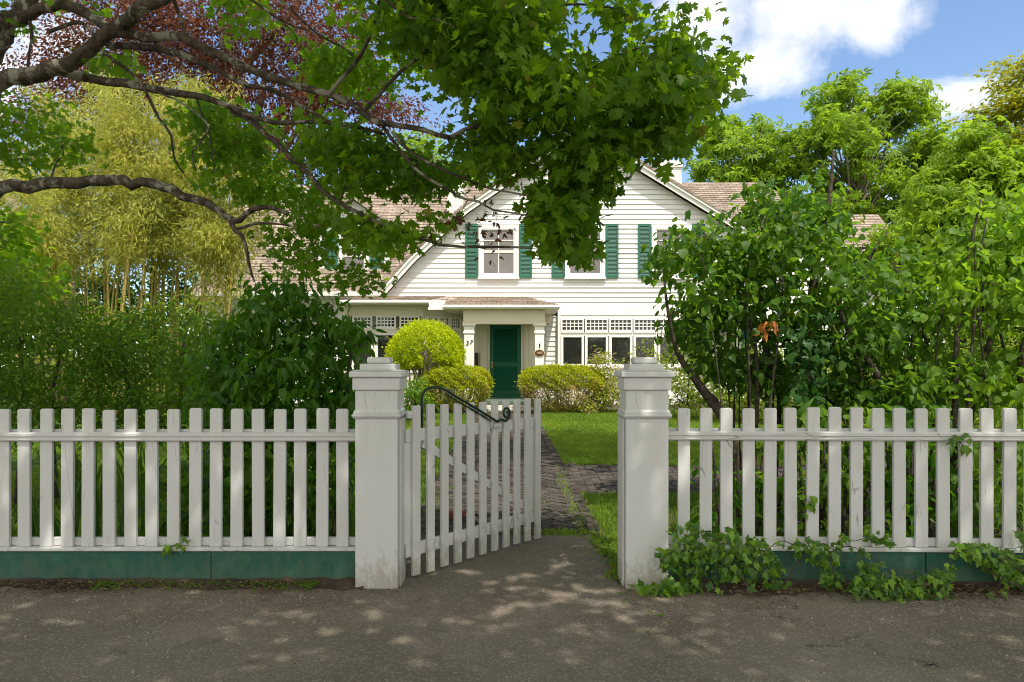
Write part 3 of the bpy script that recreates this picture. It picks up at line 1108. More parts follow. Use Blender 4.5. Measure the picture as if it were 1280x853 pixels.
def fence(name, label, origin, rotz, sgn, n):
    t = thing(name, label, 'fence', origin, rotz, 'picket fences beside the gate')
    X = W[t]
    L = n * FP + 0.15
    for k in range(n):
        x = sgn * (0.115 + k * FP) + rng.normal() * 0.0025
        w = 0.0415
        top = 1.205 + rng.normal() * 0.003
        mb = MB(X @ Matrix.Translation((x, 0, 0)) @ Matrix.Rotation(rng.normal() * 0.0035, 4, 'Y'))
        mb.prism_y([(-w, 0.253), (w, 0.253), (w, top - 0.010), (w - 0.010, top), (-w + 0.010, top), (-w, top - 0.010)], -0.0135, 0.0135)
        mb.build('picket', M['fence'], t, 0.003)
    a, b = (-0.13, L) if sgn > 0 else (-L, 0.13)
    # moulded front rail with a sloping cap, and the rail behind the pickets
    mb = MB(X)
    prof = [(-0.0145, 0.985), (-0.032, 0.985), (-0.036, 0.993), (-0.036, 1.012), (-0.043, 1.018), (-0.043, 1.036), (-0.0145, 1.046)]
    m = len(prof)
    vs = [(a, yy_, zz_) for yy_, zz_ in prof] + [(b, yy_, zz_) for yy_, zz_ in prof]
    mb.add(vs, [tuple(range(m)), tuple(range(2 * m - 1, m - 1, -1))] + [(i, i + m, (i + 1) % m + m, (i + 1) % m) for i in range(m)])
    mb.build('front_rail', M['fence_rail'], t)
    MB(X).box(a, b, 0.015, 0.05, 0.975, 1.062).build('rear_rail', M['fence_rail'], t, 0.004)
    MB(X).box(a, b, 0.0155, 0.05, 0.254, 0.31).build('bottom_rail', M['fence_rail'], t, 0.004)
    MB(X).box(a, b, -0.034, 0.06, 0.226, 0.2515).build('sill', M['fence_rail'], t, 0.005)
    # green baseboards, two lengths
    j = -1.02 if sgn < 0 else 1.75
    for (p, q, bow) in ((min(a, j), j - 0.003, 0.0), (j + 0.003, b - (0.012 if sgn < 0 else 0), 0.004)):
        MB(X).box(p, q, -0.022 - bow, 0.02 - bow, 0.0, 0.224).build('baseboard', M['green_board'], t, 0.003)
    return t


fence('picket_fence', 'white picket fence on the left with clear green baseboard', (-1.055, 4.985, 0), 0, -1, 28)
fence('picket_fence', 'white picket fence on the right with ivy over its green baseboard', (1.072, 4.985, 0.008), math.radians(-1.9), 1, 28)


def post(x, y, label, mirror_):
    t = thing('gate_post', label, 'gate post', (x, y, 0), 0, 'square white posts either side of the gate')
    X = W[t]
    h = 0.143
    mb = MB(X).box(-h, h, -h, h, -0.02, 1.338)
    mb.build('shaft', M['fence'], t, 0.004)
    # corner boards: a thin proud board on the gate side
    s = mirror_
    MB(X).box(s * (h + 0.0015) if s > 0 else -(h + 0.016), (h + 0.016) if s > 0 else -(h + 0.0015), -h + 0.055, h - 0.003, -0.02, 1.14).build('side_board', M['fence'], t, 0.003)
    mb = MB(X)
    mb.frustum(0, 0, h + 0.008, h + 0.020, 1.146, 1.160)
    mb.frustum(0, 0, h + 0.020, h + 0.020, 1.1605, 1.176)
    mb.frustum(0, 0, h + 0.012, h + 0.012, 1.1765, 1.190)
    mb.frustum(0, 0, h + 0.012, h + 0.002, 1.1905, 1.206)
    mb.build('moulding', M['fence'], t, 0.003)
    MB(X).box(-h - 0.016, h + 0.016, -h - 0.016, h + 0.016, 1.34, 1.424).build('neck_board', M['fence'], t, 0.004)
    mb = MB(X)
    a = h + 0.036
    mb.box(-a, a, -a, a, 1.4245, 1.464)
    mb.frustum(0, 0, a, a - 0.035, 1.4641, 1.476)
    mb.build('cap_slab', M['fence'], t, 0.008)
    MB(X).box(-0.118, 0.118, -0.118, 0.118, 1.474, 1.517).build('cap_block', M['fence'], t, 0.005)
    MB(X).box(-0.079, 0.079, -0.079, 0.079, 1.5172, 1.562).build('finial_block', M['fence'], t, 0.012)
    return t


post(-0.915, 5.0, 'square white gate post on the left carrying the gate hinges', 1)
post(0.913, 5.0, 'square white gate post on the right with ivy at its foot', -1)

# ------------------------------------------------------------------ gate
u = Vector((0.622, 0.783, 0)).normalized()
ga = math.atan2(u.y, u.x)
g0 = Vector((-0.681, 5.10, 0.0)) - u * 0.06
gate = thing('garden_gate', 'white picket gate standing half open towards the house', 'gate', tuple(g0), ga)
GX = W[gate]
for k in range(11):
    x = 0.06 + k * 0.145
    w = 0.036
    zb, top = 0.018 + rng.normal() * 0.004, 1.222 + rng.normal() * 0.003
    mb = MB(GX)
    mb.prism_y([(x - w, zb), (x + w, zb), (x + w, top - 0.006), (x + w - 0.006, top), (x - w + 0.006, top), (x - w, top - 0.006)], -0.012, 0.012)
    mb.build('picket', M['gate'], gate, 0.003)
MB(GX).box(-0.02, 1.50, 0.0135, 0.045, 0.965, 1.055).build('rail', M['gate'], gate, 0.004)
MB(GX).box(-0.02, 1.50, 0.0135, 0.045, 0.155, 0.245).build('rail', M['gate'], gate, 0.004)
MB(GX).box(-0.036, 0.052, 0.0135, 0.044, 0.246, 0.964).build('stile', M['gate'], gate, 0.004)
MB(GX).box(1.425, 1.495, 0.0135, 0.043, 0.246, 0.964).build('stile', M['gate'], gate, 0.004)
MB(GX).plank((0.15, 0.029, 0.945), (1.40, 0.029, 0.285), 0.062, 0.028).build('brace', M['gate'], gate, 0.003)
for z in (0.99, 0.21):
    mb = MB(GX)
    mb.box(-0.05, 0.22, 0.0465, 0.052, z - 0.018, z + 0.018)
    mb.tube([(-0.055, 0.049, z - 0.06), (-0.055, 0.049, z + 0.06)], 0.011, 8)
    mb.box(-0.062, -0.050, 0.045, 0.051, z - 0.055, z + 0.055)
    mb.build('hinge', M['black'], gate)
mb = MB(GX).box(-0.026, 0.018, -0.016, 0.010, 1.135, 1.185)
mb.tube([(-0.004, -0.02, 1.16), (-0.004, 0.0, 1.16)], 0.008, 8)
mb.build('catch_block', M['gate'], gate, 0.003)


def gp_(px, py, off):
    """point on the gate plane seen at a pixel, moved off the plane towards the viewer"""
    r = (px - CX) / F
    t = (r * 5.10 + 0.681) / (0.622 - 0.783 * r)
    Y = 5.10 + 0.783 * t
    p = at(px, py, Y)
    return p + Vector((0.783, -0.622, 0)) * off


pts = [gp_(534, 540, -0.05), gp_(533.5, 515, -0.05), gp_(533.5, 500, -0.05), gp_(535, 491, -0.045), gp_(540, 485.5, -0.03), gp_(547, 484.5, -0.01), gp_(555, 488, 0.02), gp_(566, 496, 0.035), gp_(590, 510, 0.035), gp_(611, 523, 0.035), gp_(617, 527, 0.035)]
P_, R_ = spline(pts, [0.010] * 6 + [0.0095] * 5, 0.02)
mb = MB()
mb.tube(P_, R_, 8)
pts2 = [p + Vector((0, 0, -0.022)) + Vector((0.783, -0.622, 0)) * -0.012 for p in pts[6:10]]
P2_, R2_ = spline(pts2, [0.006] * 4, 0.03)
mb.tube(P2_, R2_, 6)
# scroll at the end
cs = gp_(627.5, 517, 0.035)
ux, uz = u, Vector((0, 0, 1))
sp = []
for i in range(44):
    a = -2.35 + i * 0.245
    r = 0.062 * (1 - i / 54)
    sp.append(cs + ux * (math.cos(a) * r) + uz * (math.sin(a) * r) + Vector((0.783, -0.622, 0)) * (0.0005 * i))
sp = [pts[-1]] + sp
P3_, R3_ = spline(sp, [0.013] * len(sp), 0.02)
mb.tube(P3_, np.linspace(0.010, 0.009, len(P3_)), 8)
o = mb.build('scroll_bar', M['iron'], gate, smooth=True)
o['label'] = 'dark green iron bar curling into a scroll'
q = gp_(619, 531.5, 0.014)
mb = MB(Matrix.Translation(q) @ Matrix.Rotation(ga, 4, 'Z'))
mb.box(-0.04, 0.04, -0.02, 0.0, -0.018, 0.014)
mb.tube([(-0.02, -0.022, 0), (0.02, -0.022, 0.0)], 0.006, 6)
mb.build('catch_block', M['gate'], gate, 0.003)

#@@HOUSE
# ------------------------------------------------------------------ house
HY = 20.3
house = thing('house', 'white clapboard house with green shutters and brown shingle roof', 'house', (0, HY, 0.42))


def hx(px, Y=HY):
    return (px - CX) / F * Y


def hz(py, Y=HY):
    return EYE - (py - CY) / F * Y


prof = [(484, 368), (520, 328), (550, 300), (585, 268), (640, 230), (726, 172), (808, 222), (892, 273.5), (968, 320)]
PX = np.array([hx(p[0]) for p in prof])
PZ = np.array([hz(p[1]) for p in prof])


def xrange(z):
    """left and right limits of the gable at height z"""
    k = int(np.argmax(PZ))
    xl = np.interp(z, PZ[:k + 1], PX[:k + 1])
    xr = np.interp(-z, -PZ[k:], PX[k:])
    return xl, xr


def clap(mb, z0, z1, lim, Y, step=0.138, lip=0.028):
    z = z0
    while z < z1 - 1e-3:
        zt = min(z + step, z1)
        a0, b0 = lim(z)
        a1, b1 = lim(zt)
        if b1 - a1 < 0.02:
            a1 = b1 = (a1 + b1) / 2
        j = rng.normal() * 0.002
        vs = [(a0, Y, z), (b0, Y, z), (a0, Y - lip + j, z), (b0, Y - lip + j, z), (a1, Y - 0.003, zt), (b1, Y - 0.003, zt)]
        mb.add(vs, [(0, 1, 3, 2), (2, 3, 5, 4)])
        mb.add([(a0, Y, z), (a0, Y - lip + j, z), (a1, Y - 0.003, zt)], [(0, 1, 2)])
        mb.add([(b0, Y, z), (b0, Y - lip + j, z), (b1, Y - 0.003, zt)], [(2, 1, 0)])
        z = zt
    return mb


ZU = hz(384)     # bottom of the upper storey's siding
mb = MB()
clap(mb, ZU, PZ.max() - 0.02, xrange, HY)
core = [(PX[0], ZU)] + [(hx(968), ZU)] + [(x, z) for x, z in zip(PX[::-1], PZ[::-1])]
mb.prism_y(core, HY + 0.001, HY + 0.15)
mb.build('gable_wall', M['siding'], house)
MB().box(hx(697), hx(968), HY - 0.045, HY - 0.001, hz(394.5), ZU - 0.002).build('drip_board', M['trim'], house, 0.006)

# roof of the gable: slab following the rake, and rake boards
mb = MB()
th = 0.07
oh = 0.32
pts = list(zip(PX, PZ))
for (x0, z0), (x1, z1) in zip(pts[:-1], pts[1:]):
    d = Vector((x1 - x0, 0, z1 - z0)).normalized()
    n = Vector((-d.z, 0, d.x))
    a0, a1 = Vector((x0, 0, z0)) + n * 0.17, Vector((x1, 0, z1)) + n * 0.17
    b0, b1 = a0 + n * th, a1 + n * th
    vs = [(p.x, yy_, p.z) for p in (a0, a1, b1, b0) for yy_ in (HY - oh, HY + 5.0)]
    mb.add(vs, [(0, 2, 4, 6), (1, 7, 5, 3), (0, 1, 3, 2), (2, 3, 5, 4), (4, 5, 7, 6), (6, 7, 1, 0)])
mb.build('gable_roof', M['shY'], house)
mb = MB()
for (x0, z0), (x1, z1) in zip(pts[:-1], pts[1:]):
    d = Vector((x1 - x0, 0, z1 - z0)).normalized()
    n = Vector((-d.z, 0, d.x))
    for (lo, hi, ya, yb) in ((-0.01, 0.168, HY - 0.26, HY - 0.215), (0.10, 0.166, HY - 0.30, HY - 0.262)):
        a0, a1 = Vector((x0, 0, z0)) + n * lo, Vector((x1, 0, z1)) + n * lo
        b0, b1 = Vector((x0, 0, z0)) + n * hi, Vector((x1, 0, z1)) + n * hi
        vs = [(p.x, yy_, p.z) for p in (a0, a1, b1, b0) for yy_ in (ya, yb)]
        mb.add(vs, [(0, 2, 4, 6), (1, 7, 5, 3), (0, 1, 3, 2), (2, 3, 5, 4), (4, 5, 7, 6), (6, 7, 1, 0)])
mb.build('rake_board', M['trim'], house)


# main roof running left and right behind the gable
def courses(mb, e0, e1, r1, r0, n, t=0.02):
    """shingle courses on the plane eave e0-e1 to ridge r0-r1"""
    e0, e1, r0, r1 = map(Vector, (e0, e1, r0, r1))
    nrm = (e1 - e0).cross(r0 - e0).normalized()
    for i in range(n):
        a, b = i / n, (i + 1) / n
        p0, p1 = e0.lerp(r0, a), e1.lerp(r1, a)
        q0, q1 = e0.lerp(r0, b), e1.lerp(r1, b)
        mb.add([p0, p1, p1 + nrm * t, p0 + nrm * t, q1 + nrm * t * 0.15, q0 + nrm * t * 0.15], [(0, 1, 2, 3), (3, 2, 4, 5)])
    return mb


RY, RZ = 24.6, 1.5 + 226 / 900 * 24.6
EYl = 20.75
EZ = 1.5 + 93 / 900 * EYl
xl = -9.2
mb = MB()
courses(mb, (xl, EYl, EZ), (hx(505), EYl, EZ), (2.0, RY, RZ), (xl, RY, RZ), 34)
mb.add([(xl, RY, RZ), (2.0, RY, RZ), (2.0, RY + 4, EZ), (xl, RY + 4, EZ)], [(0, 1, 2, 3)])
courses(mb, (3.0, 20.9, 4.95), (10.4, 20.9, 4.95), (8.45, 24.4, hz(228.5, 24.4)), (1.5, 24.4, hz(228.5, 24.4)), 30)
mb.add([(1.5, 24.4, hz(228.5, 24.4)), (8.45, 24.4, hz(228.5, 24.4)), (10.4, 28, 4.95), (3, 28, 4.95)], [(0, 1, 2, 3)])
mb.add([(10.4, 20.9, 4.95), (10.4, 28, 4.95), (8.45, 24.4, hz(228.5, 24.4))], [(0, 1, 2)])
mb.build('roof', M['shX'], house)
mb = MB()
z2 = hz(268.5, 24.4)
courses(mb, (6.0, 21.3, 4.0), (12.4, 21.3, 4.0), (12.4, 24.4, z2), (6.0, 24.4, z2), 24)
mb.add([(6.0, 24.4, z2), (12.4, 24.4, z2), (12.4, 27.5, 4.0), (6.0, 27.5, 4.0)], [(0, 1, 2, 3)])
mb.add([(12.0, 21.6, 3.8), (12.0, 24.4, z2 - 0.1), (12.0, 27.2, 3.8)], [(0, 2, 1)])
mb.build('wing_roof', M['shX'], house)
# fascia and gutter along the left eave
mb = MB()
mb.box(xl, hx(483), EYl - 0.10, EYl + 0.06, EZ - 0.13, EZ - 0.004)
mb.box(xl, hx(483), EYl + 0.06, EYl + 0.5, EZ - 0.17, EZ - 0.132)
mb.build('eave_board', M['trim'], house, 0.01)

# walls: left wing, right wing, back body
mb = MB()
clap(mb, 0.42, EZ - 0.17, lambda z: (-9.0, -4.6), EYl + 0.35)
clap(mb, 0.42, hz(394.5), lambda z: (hx(682), hx(700)), HY + 0.10)
clap(mb, 0.42, 4.95, lambda z: (hx(840), 10.2), HY + 0.75)
clap(mb, 0.42, 4.0, lambda z: (10.2, 12.0), HY + 1.3)
mb.box(-9.0, 10.0, HY + 1.5, 28.2, 0.3, 3.9)
mb.box(10.0, 12.0, HY + 1.3005, 27.2, 0.3, 3.85)
mb.box(-9.0, -4.6, EYl + 0.3505, HY + 1.5, 0.3, EZ - 0.18)
mb.box(hx(840), 10.2, HY + 0.7505, HY + 1.5, 0.3, 4.9)
mb.prism_y([(10.2, 3.9), (10.2, 4.9), (8.5, 4.9), (8.5, 3.9)][::-1], HY + 1.6, 27)
mb.build('wall', M['siding'], house)
# end wall of the left wing under the roof
mb = MB()
mb.add([(-9.0, EYl + 0.3, EZ - 0.2), (-9.0, RY, RZ - 0.1), (-9.0, RY + 3.9, EZ - 0.2)], [(0, 2, 1)])
mb.build('gable_wall', M['siding'], house)


def window(x0, x1, z0, z1, Y, cols, rows_top, rows_bot, pane_mat, casing=0.10, parent=house, name='window', ratio=0.5, sill=True):
    """sash window standing proud of the wall plane Y: casing, two sashes with muntins, pane"""
    d = 0.055
    mb = MB()
    mb.box(x0, x0 + casing, Y - d, Y, z0, z1)
    mb.box(x1 - casing, x1, Y - d, Y, z0, z1)
    mb.box(x0 + casing, x1 - casing, Y - d, Y, z1 - casing, z1)
    mb.box(x0 + casing, x1 - casing, Y - d, Y, z0, z0 + casing * 0.8)
    if sill:
        mb.box(x0 - 0.02, x1 + 0.02, Y - d - 0.035, Y, z0 - 0.05, z0 - 0.001)
    o = mb.build(name, M['trim'], parent, 0.004)
    a, b, c, e = x0 + casing, x1 - casing, z0 + casing * 0.8, z1 - casing
    MB().box(a - 0.01, b + 0.01, Y - 0.022, Y - 0.010, c - 0.01, e + 0.01).build('pane', pane_mat, o)
    mb = MB()
    s = 0.035
    zm = c + (e - c) * ratio
    for (p, q, yf, rows) in ((c, zm, Y - 0.034, rows_bot), (zm, e, Y - 0.042, rows_top)):
        if rows == 0:
            continue
        yb = Y - 0.0225
        mb.box(a, a + s, yf, yb, p, q)
        mb.box(b - s, b, yf, yb, p, q)
        mb.box(a + s, b - s, yf, yb, p, p + s)
        mb.box(a + s, b - s, yf, yb, q - s, q)
        for i in range(1, cols):
            x = a + s + (b - a - 2 * s) * i / cols
            mb.box(x - 0.011, x + 0.011, yf + 0.006, yb, p + s, q - s)
        for i in range(1, rows):
            z = p + s + (q - p - 2 * s) * i / rows
            mb.box(a + s, b - s, yf + 0.0075, yb, z - 0.011, z + 0.011)
    mb.build('sash', M['trim'], o)
    return o


def shutter(x0, x1, z0, z1, Y, parent=house):
    mb = MB()
    d0, d1 = Y - 0.058, Y - 0.024
    s = 0.05
    zm = z0 + (z1 - z0) * 0.50
    mb.box(x0, x0 + s, d0, d1, z0, z1)
    mb.box(x1 - s, x1, d0, d1, z0, z1)
    for p, q in ((z0, z0 + 0.10), (zm - 0.035, zm + 0.035), (z1 - 0.07, z1)):
        mb.box(x0 + s, x1 - s, d0 + 0.002, d1, p, q)
    for p, q in ((z0 + 0.10, zm - 0.035), (zm + 0.035, z1 - 0.07)):
        n = int((q - p) / 0.036)
        for i in range(n):
            z = p + (q - p) * (i + 0.5) / n
            mb.add([(x0 + s, d0 + 0.006, z - 0.02), (x1 - s, d0 + 0.006, z - 0.02), (x1 - s, d1 - 0.004, z + 0.014), (x0 + s, d1 - 0.004, z + 0.014),
                    (x0 + s, d0 + 0.012, z - 0.022), (x1 - s, d0 + 0.012, z - 0.022)], [(0, 1, 2, 3), (4, 5, 1, 0)])
        mb.add([(x0 + s, d1 - 0.002, p), (x1 - s, d1 - 0.002, p), (x1 - s, d1 - 0.002, q), (x0 + s, d1 - 0.002, q)], [(0, 1, 2, 3)])
    return mb.build('shutter', M['shutter'], parent)


for cxp in (623.3, 731.2, 839):
    window(hx(cxp - 25), hx(cxp + 25), hz(347.5), hz(282), HY - 0.02, 2, 2, 1, M['screen'], 0.11)
    for a_, b_ in ((cxp - 41.6, cxp - 25.7), (cxp + 25.7, cxp + 41.6)):
        shutter(hx(a_), hx(b_), hz(348), hz(280.5), HY)

# ground-floor window band right of the porch
HL = HY + 0.02
mb = MB()
mb.box(hx(697), hx(700.5), HL - 0.09, HL + 0.03, 0.42, hz(394.6))
mb.box(hx(700.5), hx(850), HL - 0.085, HL + 0.03, 0.42, hz(461))
mb.box(hx(700.5), hx(850), HL - 0.12, HL + 0.03, hz(460.9), hz(457.8))
mb.box(hx(700.5), hx(850), HL - 0.05, HL + 0.03, hz(399), hz(394.6))
mb.box(hx(700.5), hx(850), HL - 0.04, HL + 0.03, hz(420), hz(416))
mb.build('window_surround', M['trim'], house, 0.005)


def lattice(p0, p1, z0, z1, cols=5, rows=3, parent=house):
    """transom with a square grid; p0, p1 are plan points of its two ends"""
    p0, p1 = Vector((*p0, 0)), Vector((*p1, 0))
    L = (p1 - p0).length
    X = Matrix.Translation(p0) @ Matrix.Rotation(math.atan2((p1 - p0).y, (p1 - p0).x), 4, 'Z')
    e, m = 0.045, 0.024
    mb = MB(X)
    mb.box(0, e, -0.05, 0, z0, z1)
    mb.box(L - e, L, -0.05, 0, z0, z1)
    mb.box(e, L - e, -0.05, 0, z1 - 0.035, z1)
    mb.box(e, L - e, -0.05, 0, z0, z0 + 0.08)
    a, b, c, d = e, L - e, z0 + 0.08, z1 - 0.035
    for i in range(1, cols):
        x = a + (b - a) * i / cols
        mb.box(x - m / 2, x + m / 2, -0.04, -0.006, c, d)
    for i in range(1, rows):
        z = c + (d - c) * i / rows
        mb.box(a, b, -0.038, -0.006, z - m / 2, z + m / 2)
    o = mb.build('transom', M['trim'], parent)
    MB(X).box(a - 0.005, b + 0.005, -0.0055, 0.01, c - 0.005, d + 0.005).build('pane', M['glass'], o)
    return o


for i in range(5):
    a_ = 700.9 + i * 30.2
    lattice((hx(a_), HL - 0.03), (hx(a_ + 29), HL - 0.03), hz(416.2), hz(398.8))
    x0, x1 = hx(a_), hx(a_ + 29)
    mb = MB()
    s = 0.07
    z0, z1 = hz(457.9), hz(419.8)
    mb.box(x0, x0 + s, HL - 0.075, HL, z0, z1)
    mb.box(x1 - s, x1, HL - 0.075, HL, z0, z1)
    mb.box(x0 + s, x1 - s, HL - 0.072, HL, z1 - 0.05, z1)
    mb.box(x0 + s, x1 - s, HL - 0.072, HL, z0, z0 + 0.06)
    o = mb.build('window', M['trim'], house, 0.004)
    MB().box(x0 + s - 0.005, x1 - s + 0.005, HL - 0.045, HL - 0.03, z0 + 0.05, z1 - 0.04).build('pane', M['glass'], o)

# bay on the left of the porch
BY = 19.5
bx0, bx1 = (428 - CX) / F * BY, (528.6 - CX) / F * BY
ax, ay = hx(579.5), HY
zt0, zt1 = hz(412, BY), hz(395.5, BY)
mb = MB()
mb.box(bx0, bx1, BY + 0.02, HY + 0.5, 0.42, 1.32)
mb.box(bx0, bx0 + 0.22, BY - 0.03, BY + 0.3, 1.32, 3.14)
mb.box(bx0 + 0.22, bx1, BY + 0.0, BY + 0.2, zt1, 3.14)
mb.box(bx0 + 0.22, bx1, BY - 0.01, BY + 0.2, zt0 - 0.10, zt0)
mb.box(bx1 - 0.12, bx1, BY - 0.03, BY + 0.2, 1.32, zt0 - 0.10)
ang = math.atan2(ay - BY, ax - bx1)
Lb = math.hypot(ay - BY, ax - bx1)
XB = Matrix.Translation((bx1, BY, 0)) @ Matrix.Rotation(ang, 4, 'Z')
mb.X = XB
mb.box(0.0, Lb, 0.02, 0.5, 0.42, 1.32)
mb.box(0.0, Lb, 0.0, 0.2, zt1, 3.14)
mb.box(0.0, Lb, -0.01, 0.2, zt0 - 0.10, zt0)
mb.box(0.0, 0.10, -0.02, 0.2, 1.32, zt1)
mb.box(Lb - 0.08, Lb, -0.02, 0.2, 1.32, zt1)
mb.X = None
mb.box(bx0, bx1, BY + 0.3, HY + 0.6, 3.12, 3.15)
mb.build('bay_wall', M['cream'], house, 0.004)
n = 3
wb = (bx1 - bx0 - 0.26) / n
for i in range(n):
    x0 = bx0 + 0.23 + i * wb
    lattice((x0 + 0.04, BY + 0.03), (x0 + wb - 0.06, BY + 0.03), zt0, zt1)
    mb = MB()
    zb, zt = 1.32, zt0 - 0.10
    for p, q in ((x0, x0 + 0.09), (x0 + wb - 0.09, x0 + wb)):
        mb.box(p, q, BY - 0.02, BY + 0.06, zb, zt)
    mb.box(x0 + 0.09, x0 + wb - 0.09, BY - 0.015, BY + 0.06, zb, zb + 0.07)
    mb.box(x0 + 0.09, x0 + wb - 0.09, BY - 0.015, BY + 0.06, zt - 0.06, zt)
    o = mb.build('window', M['trim'], house, 0.004)
    MB().box(x0 + 0.085, x0 + wb - 0.085, BY + 0.02, BY + 0.035, zb + 0.06, zt - 0.05).build('pane', M['glass'], o)
wa = (Lb - 0.2) / 3
for i in range(3):
    a_ = XB @ Vector((0.11 + i * wa, -0.012, 0))
    b_ = XB @ Vector((0.11 + (i + 1) * wa - 0.03, -0.012, 0))
    lattice((a_.x, a_.y), (b_.x, b_.y), zt0, zt1, 4, 3)
    mb = MB(XB)
    x0 = 0.10 + i * wa
    mb.box(x0, x0 + 0.06, -0.02, 0.06, 1.32, zt0 - 0.10)
    mb.box(x0 + wa - 0.05, x0 + wa, -0.02, 0.06, 1.32, zt0 - 0.10)
    mb.box(x0 + 0.06, x0 + wa - 0.05, -0.015, 0.06, 1.32, 1.39)
    o = mb.build('window', M['trim'], house, 0.004)
    MB(XB).box(x0 + 0.055, x0 + wa - 0.045, 0.02, 0.035, 1.38, zt0 - 0.09).build('pane', M['glass'], o)
# bay roof and its eave
BE = 19.05
ze = hz(375.5, BE)
mb = MB()
rx0, rx1 = (425 - CX) / F * BE, (536 - CX) / F * BE
courses(mb, (rx0, BE, ze), (rx1, BE, ze), (hx(560), HY + 0.2, hz(369)), (rx0 + 0.4, HY + 0.2, hz(369)), 8, 0.018)
mb.add([(rx0, BE, ze), (rx0 + 0.4, HY + 0.2, hz(369)), (rx0, HY + 0.2, ze)], [(0, 1, 2)])
mb.add([(rx1, BE, ze), (rx1 + 0.5, BE + 0.6, ze), (hx(585), HY + 0.2, hz(369)), (hx(560), HY + 0.2, hz(369))], [(0, 1, 2, 3)])
mb.build('bay_roof', M['shX'], house)
mb = MB()
mb.box(rx0, rx1, BE - 0.03, BE + 0.05, ze - 0.10, ze - 0.003)
mb.box(rx0, rx1, BE - 0.09, BE - 0.031, ze - 0.075, ze - 0.012)
mb.box(rx0, rx1 + 0.35, BE + 0.051, BY + 0.28, ze - 0.105, ze - 0.06)
mb.build('gutter', M['trim'], house, 0.01)
# wooden return box where the two eaves meet
mb = MB()
mb.box((537 - CX) / F * 18.9, (557 - CX) / F * 18.9, 18.72, 19.0, hz(387, 18.9), hz(376.5, 18.9))
mb.box((536 - CX) / F * 18.9, (564 - CX) / F * 18.9, 18.69, 18.719, hz(388.5, 18.9), hz(385.5, 18.9))
mb.build('eave_return', M['trim'], house, 0.008)

# entry porch
PYf, PYp = 18.40, 18.72
ex0, ex1 = (553 - CX) / F * PYf, (699.5 - CX) / F * PYf
zp = hz(381.5, PYf)
zr = hz(370)
mb = MB()
courses(mb, (ex0, PYf, zp), (ex1, PYf, zp), (hx(655), HY + 0.0, zr - 0.02), (hx(575), HY + 0.0, zr - 0.02), 11, 0.016)
mb.add([(ex1, PYf, zp), (ex1, HY, zp), (hx(655), HY, zr - 0.02)], [(0, 1, 2)])
mb.add([(ex0, PYf, zp), (hx(575), HY, zr - 0.02), (ex0, HY, zp)], [(0, 1, 2)])
mb.build('porch_roof', M['shX'], house)
mb = MB()
mb.box(ex0, ex1, PYf - 0.02, PYf + 0.05, zp - 0.10, zp - 0.003)
mb.box(ex0, ex1 + 0.03, PYf - 0.075, PYf - 0.021, zp - 0.070, zp - 0.010)
mb.box(ex1 - 0.06, ex1, PYf + 0.05, HY - 0.03, zp - 0.10, zp - 0.003)
mb.build('gutter', M['trim'], house, 0.01)
PS = PYp + 0.1
bx_l, bx_r = (579.5 - CX) / F * PYp, (681 - CX) / F * PYp
mb = MB()
zb0, zb1 = hz(405.5, PYp), zp - 0.105
mb.box(ex0 + 0.02, ex1 - 0.07, PYf + 0.051, HY - 0.025, zb1 + 0.002, zb1 + 0.03)
mb.box(bx_l, bx_r, PYp - 0.13, PYp + 0.13, zb0 + 0.06, zb1)
mb.box(bx_l - 0.02, bx_r + 0.02, PYp - 0.15, PYp + 0.15, zb0, zb0 + 0.058)
mb.box(bx_l, bx_l + 0.24, PYp + 0.1305, HY - 0.03, zb0 + 0.06, zb1)
mb.box(bx_r - 0.24, bx_r, PYp + 0.1305, HY - 0.03, zb0 + 0.06, zb1)
mb.build('porch_beam', M['cream'], house, 0.006)
for px0, px1 in ((580.5, 592.5), (668.5, 680)):
    xa, xb = (px0 - CX) / F * PYp, (px1 - CX) / F * PYp
    mb = MB()
    mb.box(xa, xb, PYp - 0.12, PYp + 0.12, 0.625, hz(417.5, PYp))
    mb.box(xa - 0.02, xb + 0.02, PYp - 0.14, PYp + 0.14, hz(417.4, PYp), hz(414.5, PYp))
    mb.box(xa - 0.008, xb + 0.008, PYp - 0.128, PYp + 0.128, hz(414.4, PYp), hz(409, PYp))
    mb.frustum((xa + xb) / 2, PYp, 0.14, 0.17, hz(408.9, PYp), hz(407.2, PYp))
    mb.frustum((xa + xb) / 2, PYp, 0.17, 0.17, hz(407.19, PYp), hz(405.6, PYp))
    mb.box(xa - 0.025, xb + 0.025, PYp - 0.145, PYp + 0.145, 0.62, 0.78)
    o = mb.build('porch_post', M['trim'], house, 0.005)
    if px0 < 600:
        def digits(txt, x, z, size, tilt):
            cu = bpy.data.curves.new('house_number', 'FONT')
            cu.body = txt
            cu.size = size
            cu.extrude = 0.004
            cu.align_x = 'CENTER'
            cu.offset = 0.0
            ob = text_mesh('house_number', cu, M['black'])
            ob.parent = o
            ob.matrix_local = W[o].inverted() @ (Matrix.Translation((x, PYp - 0.131, z)) @ Matrix.Rotation(PI / 2, 4, 'X') @ Matrix.Rotation(tilt, 4, 'Z'))
        digits('3', (584.6 - CX) / F * PYp, hz(432.0, PYp), 0.165, -0.10)
        digits('7', (589.0 - CX) / F * PYp, hz(430.6, PYp), 0.155, -0.30)
# bracket under the right eave
mb = MB()
mb.prism_y([(bx_r + 0.02, hz(390)), (bx_r + 0.30, hz(390)), (bx_r + 0.30, hz(392.5)), (bx_r + 0.27, hz(395)), (bx_r + 0.24, hz(404)), (bx_r + 0.2, hz(404.5)), (bx_r + 0.02, hz(405))][::-1], HY - 0.12, HY + 0.0)
mb.box(bx_r + 0.02, bx_r + 0.36, HY - 0.20, HY + 0.02, hz(391.5), hz(389))
mb.build('bracket', M['cream'], house, 0.005)
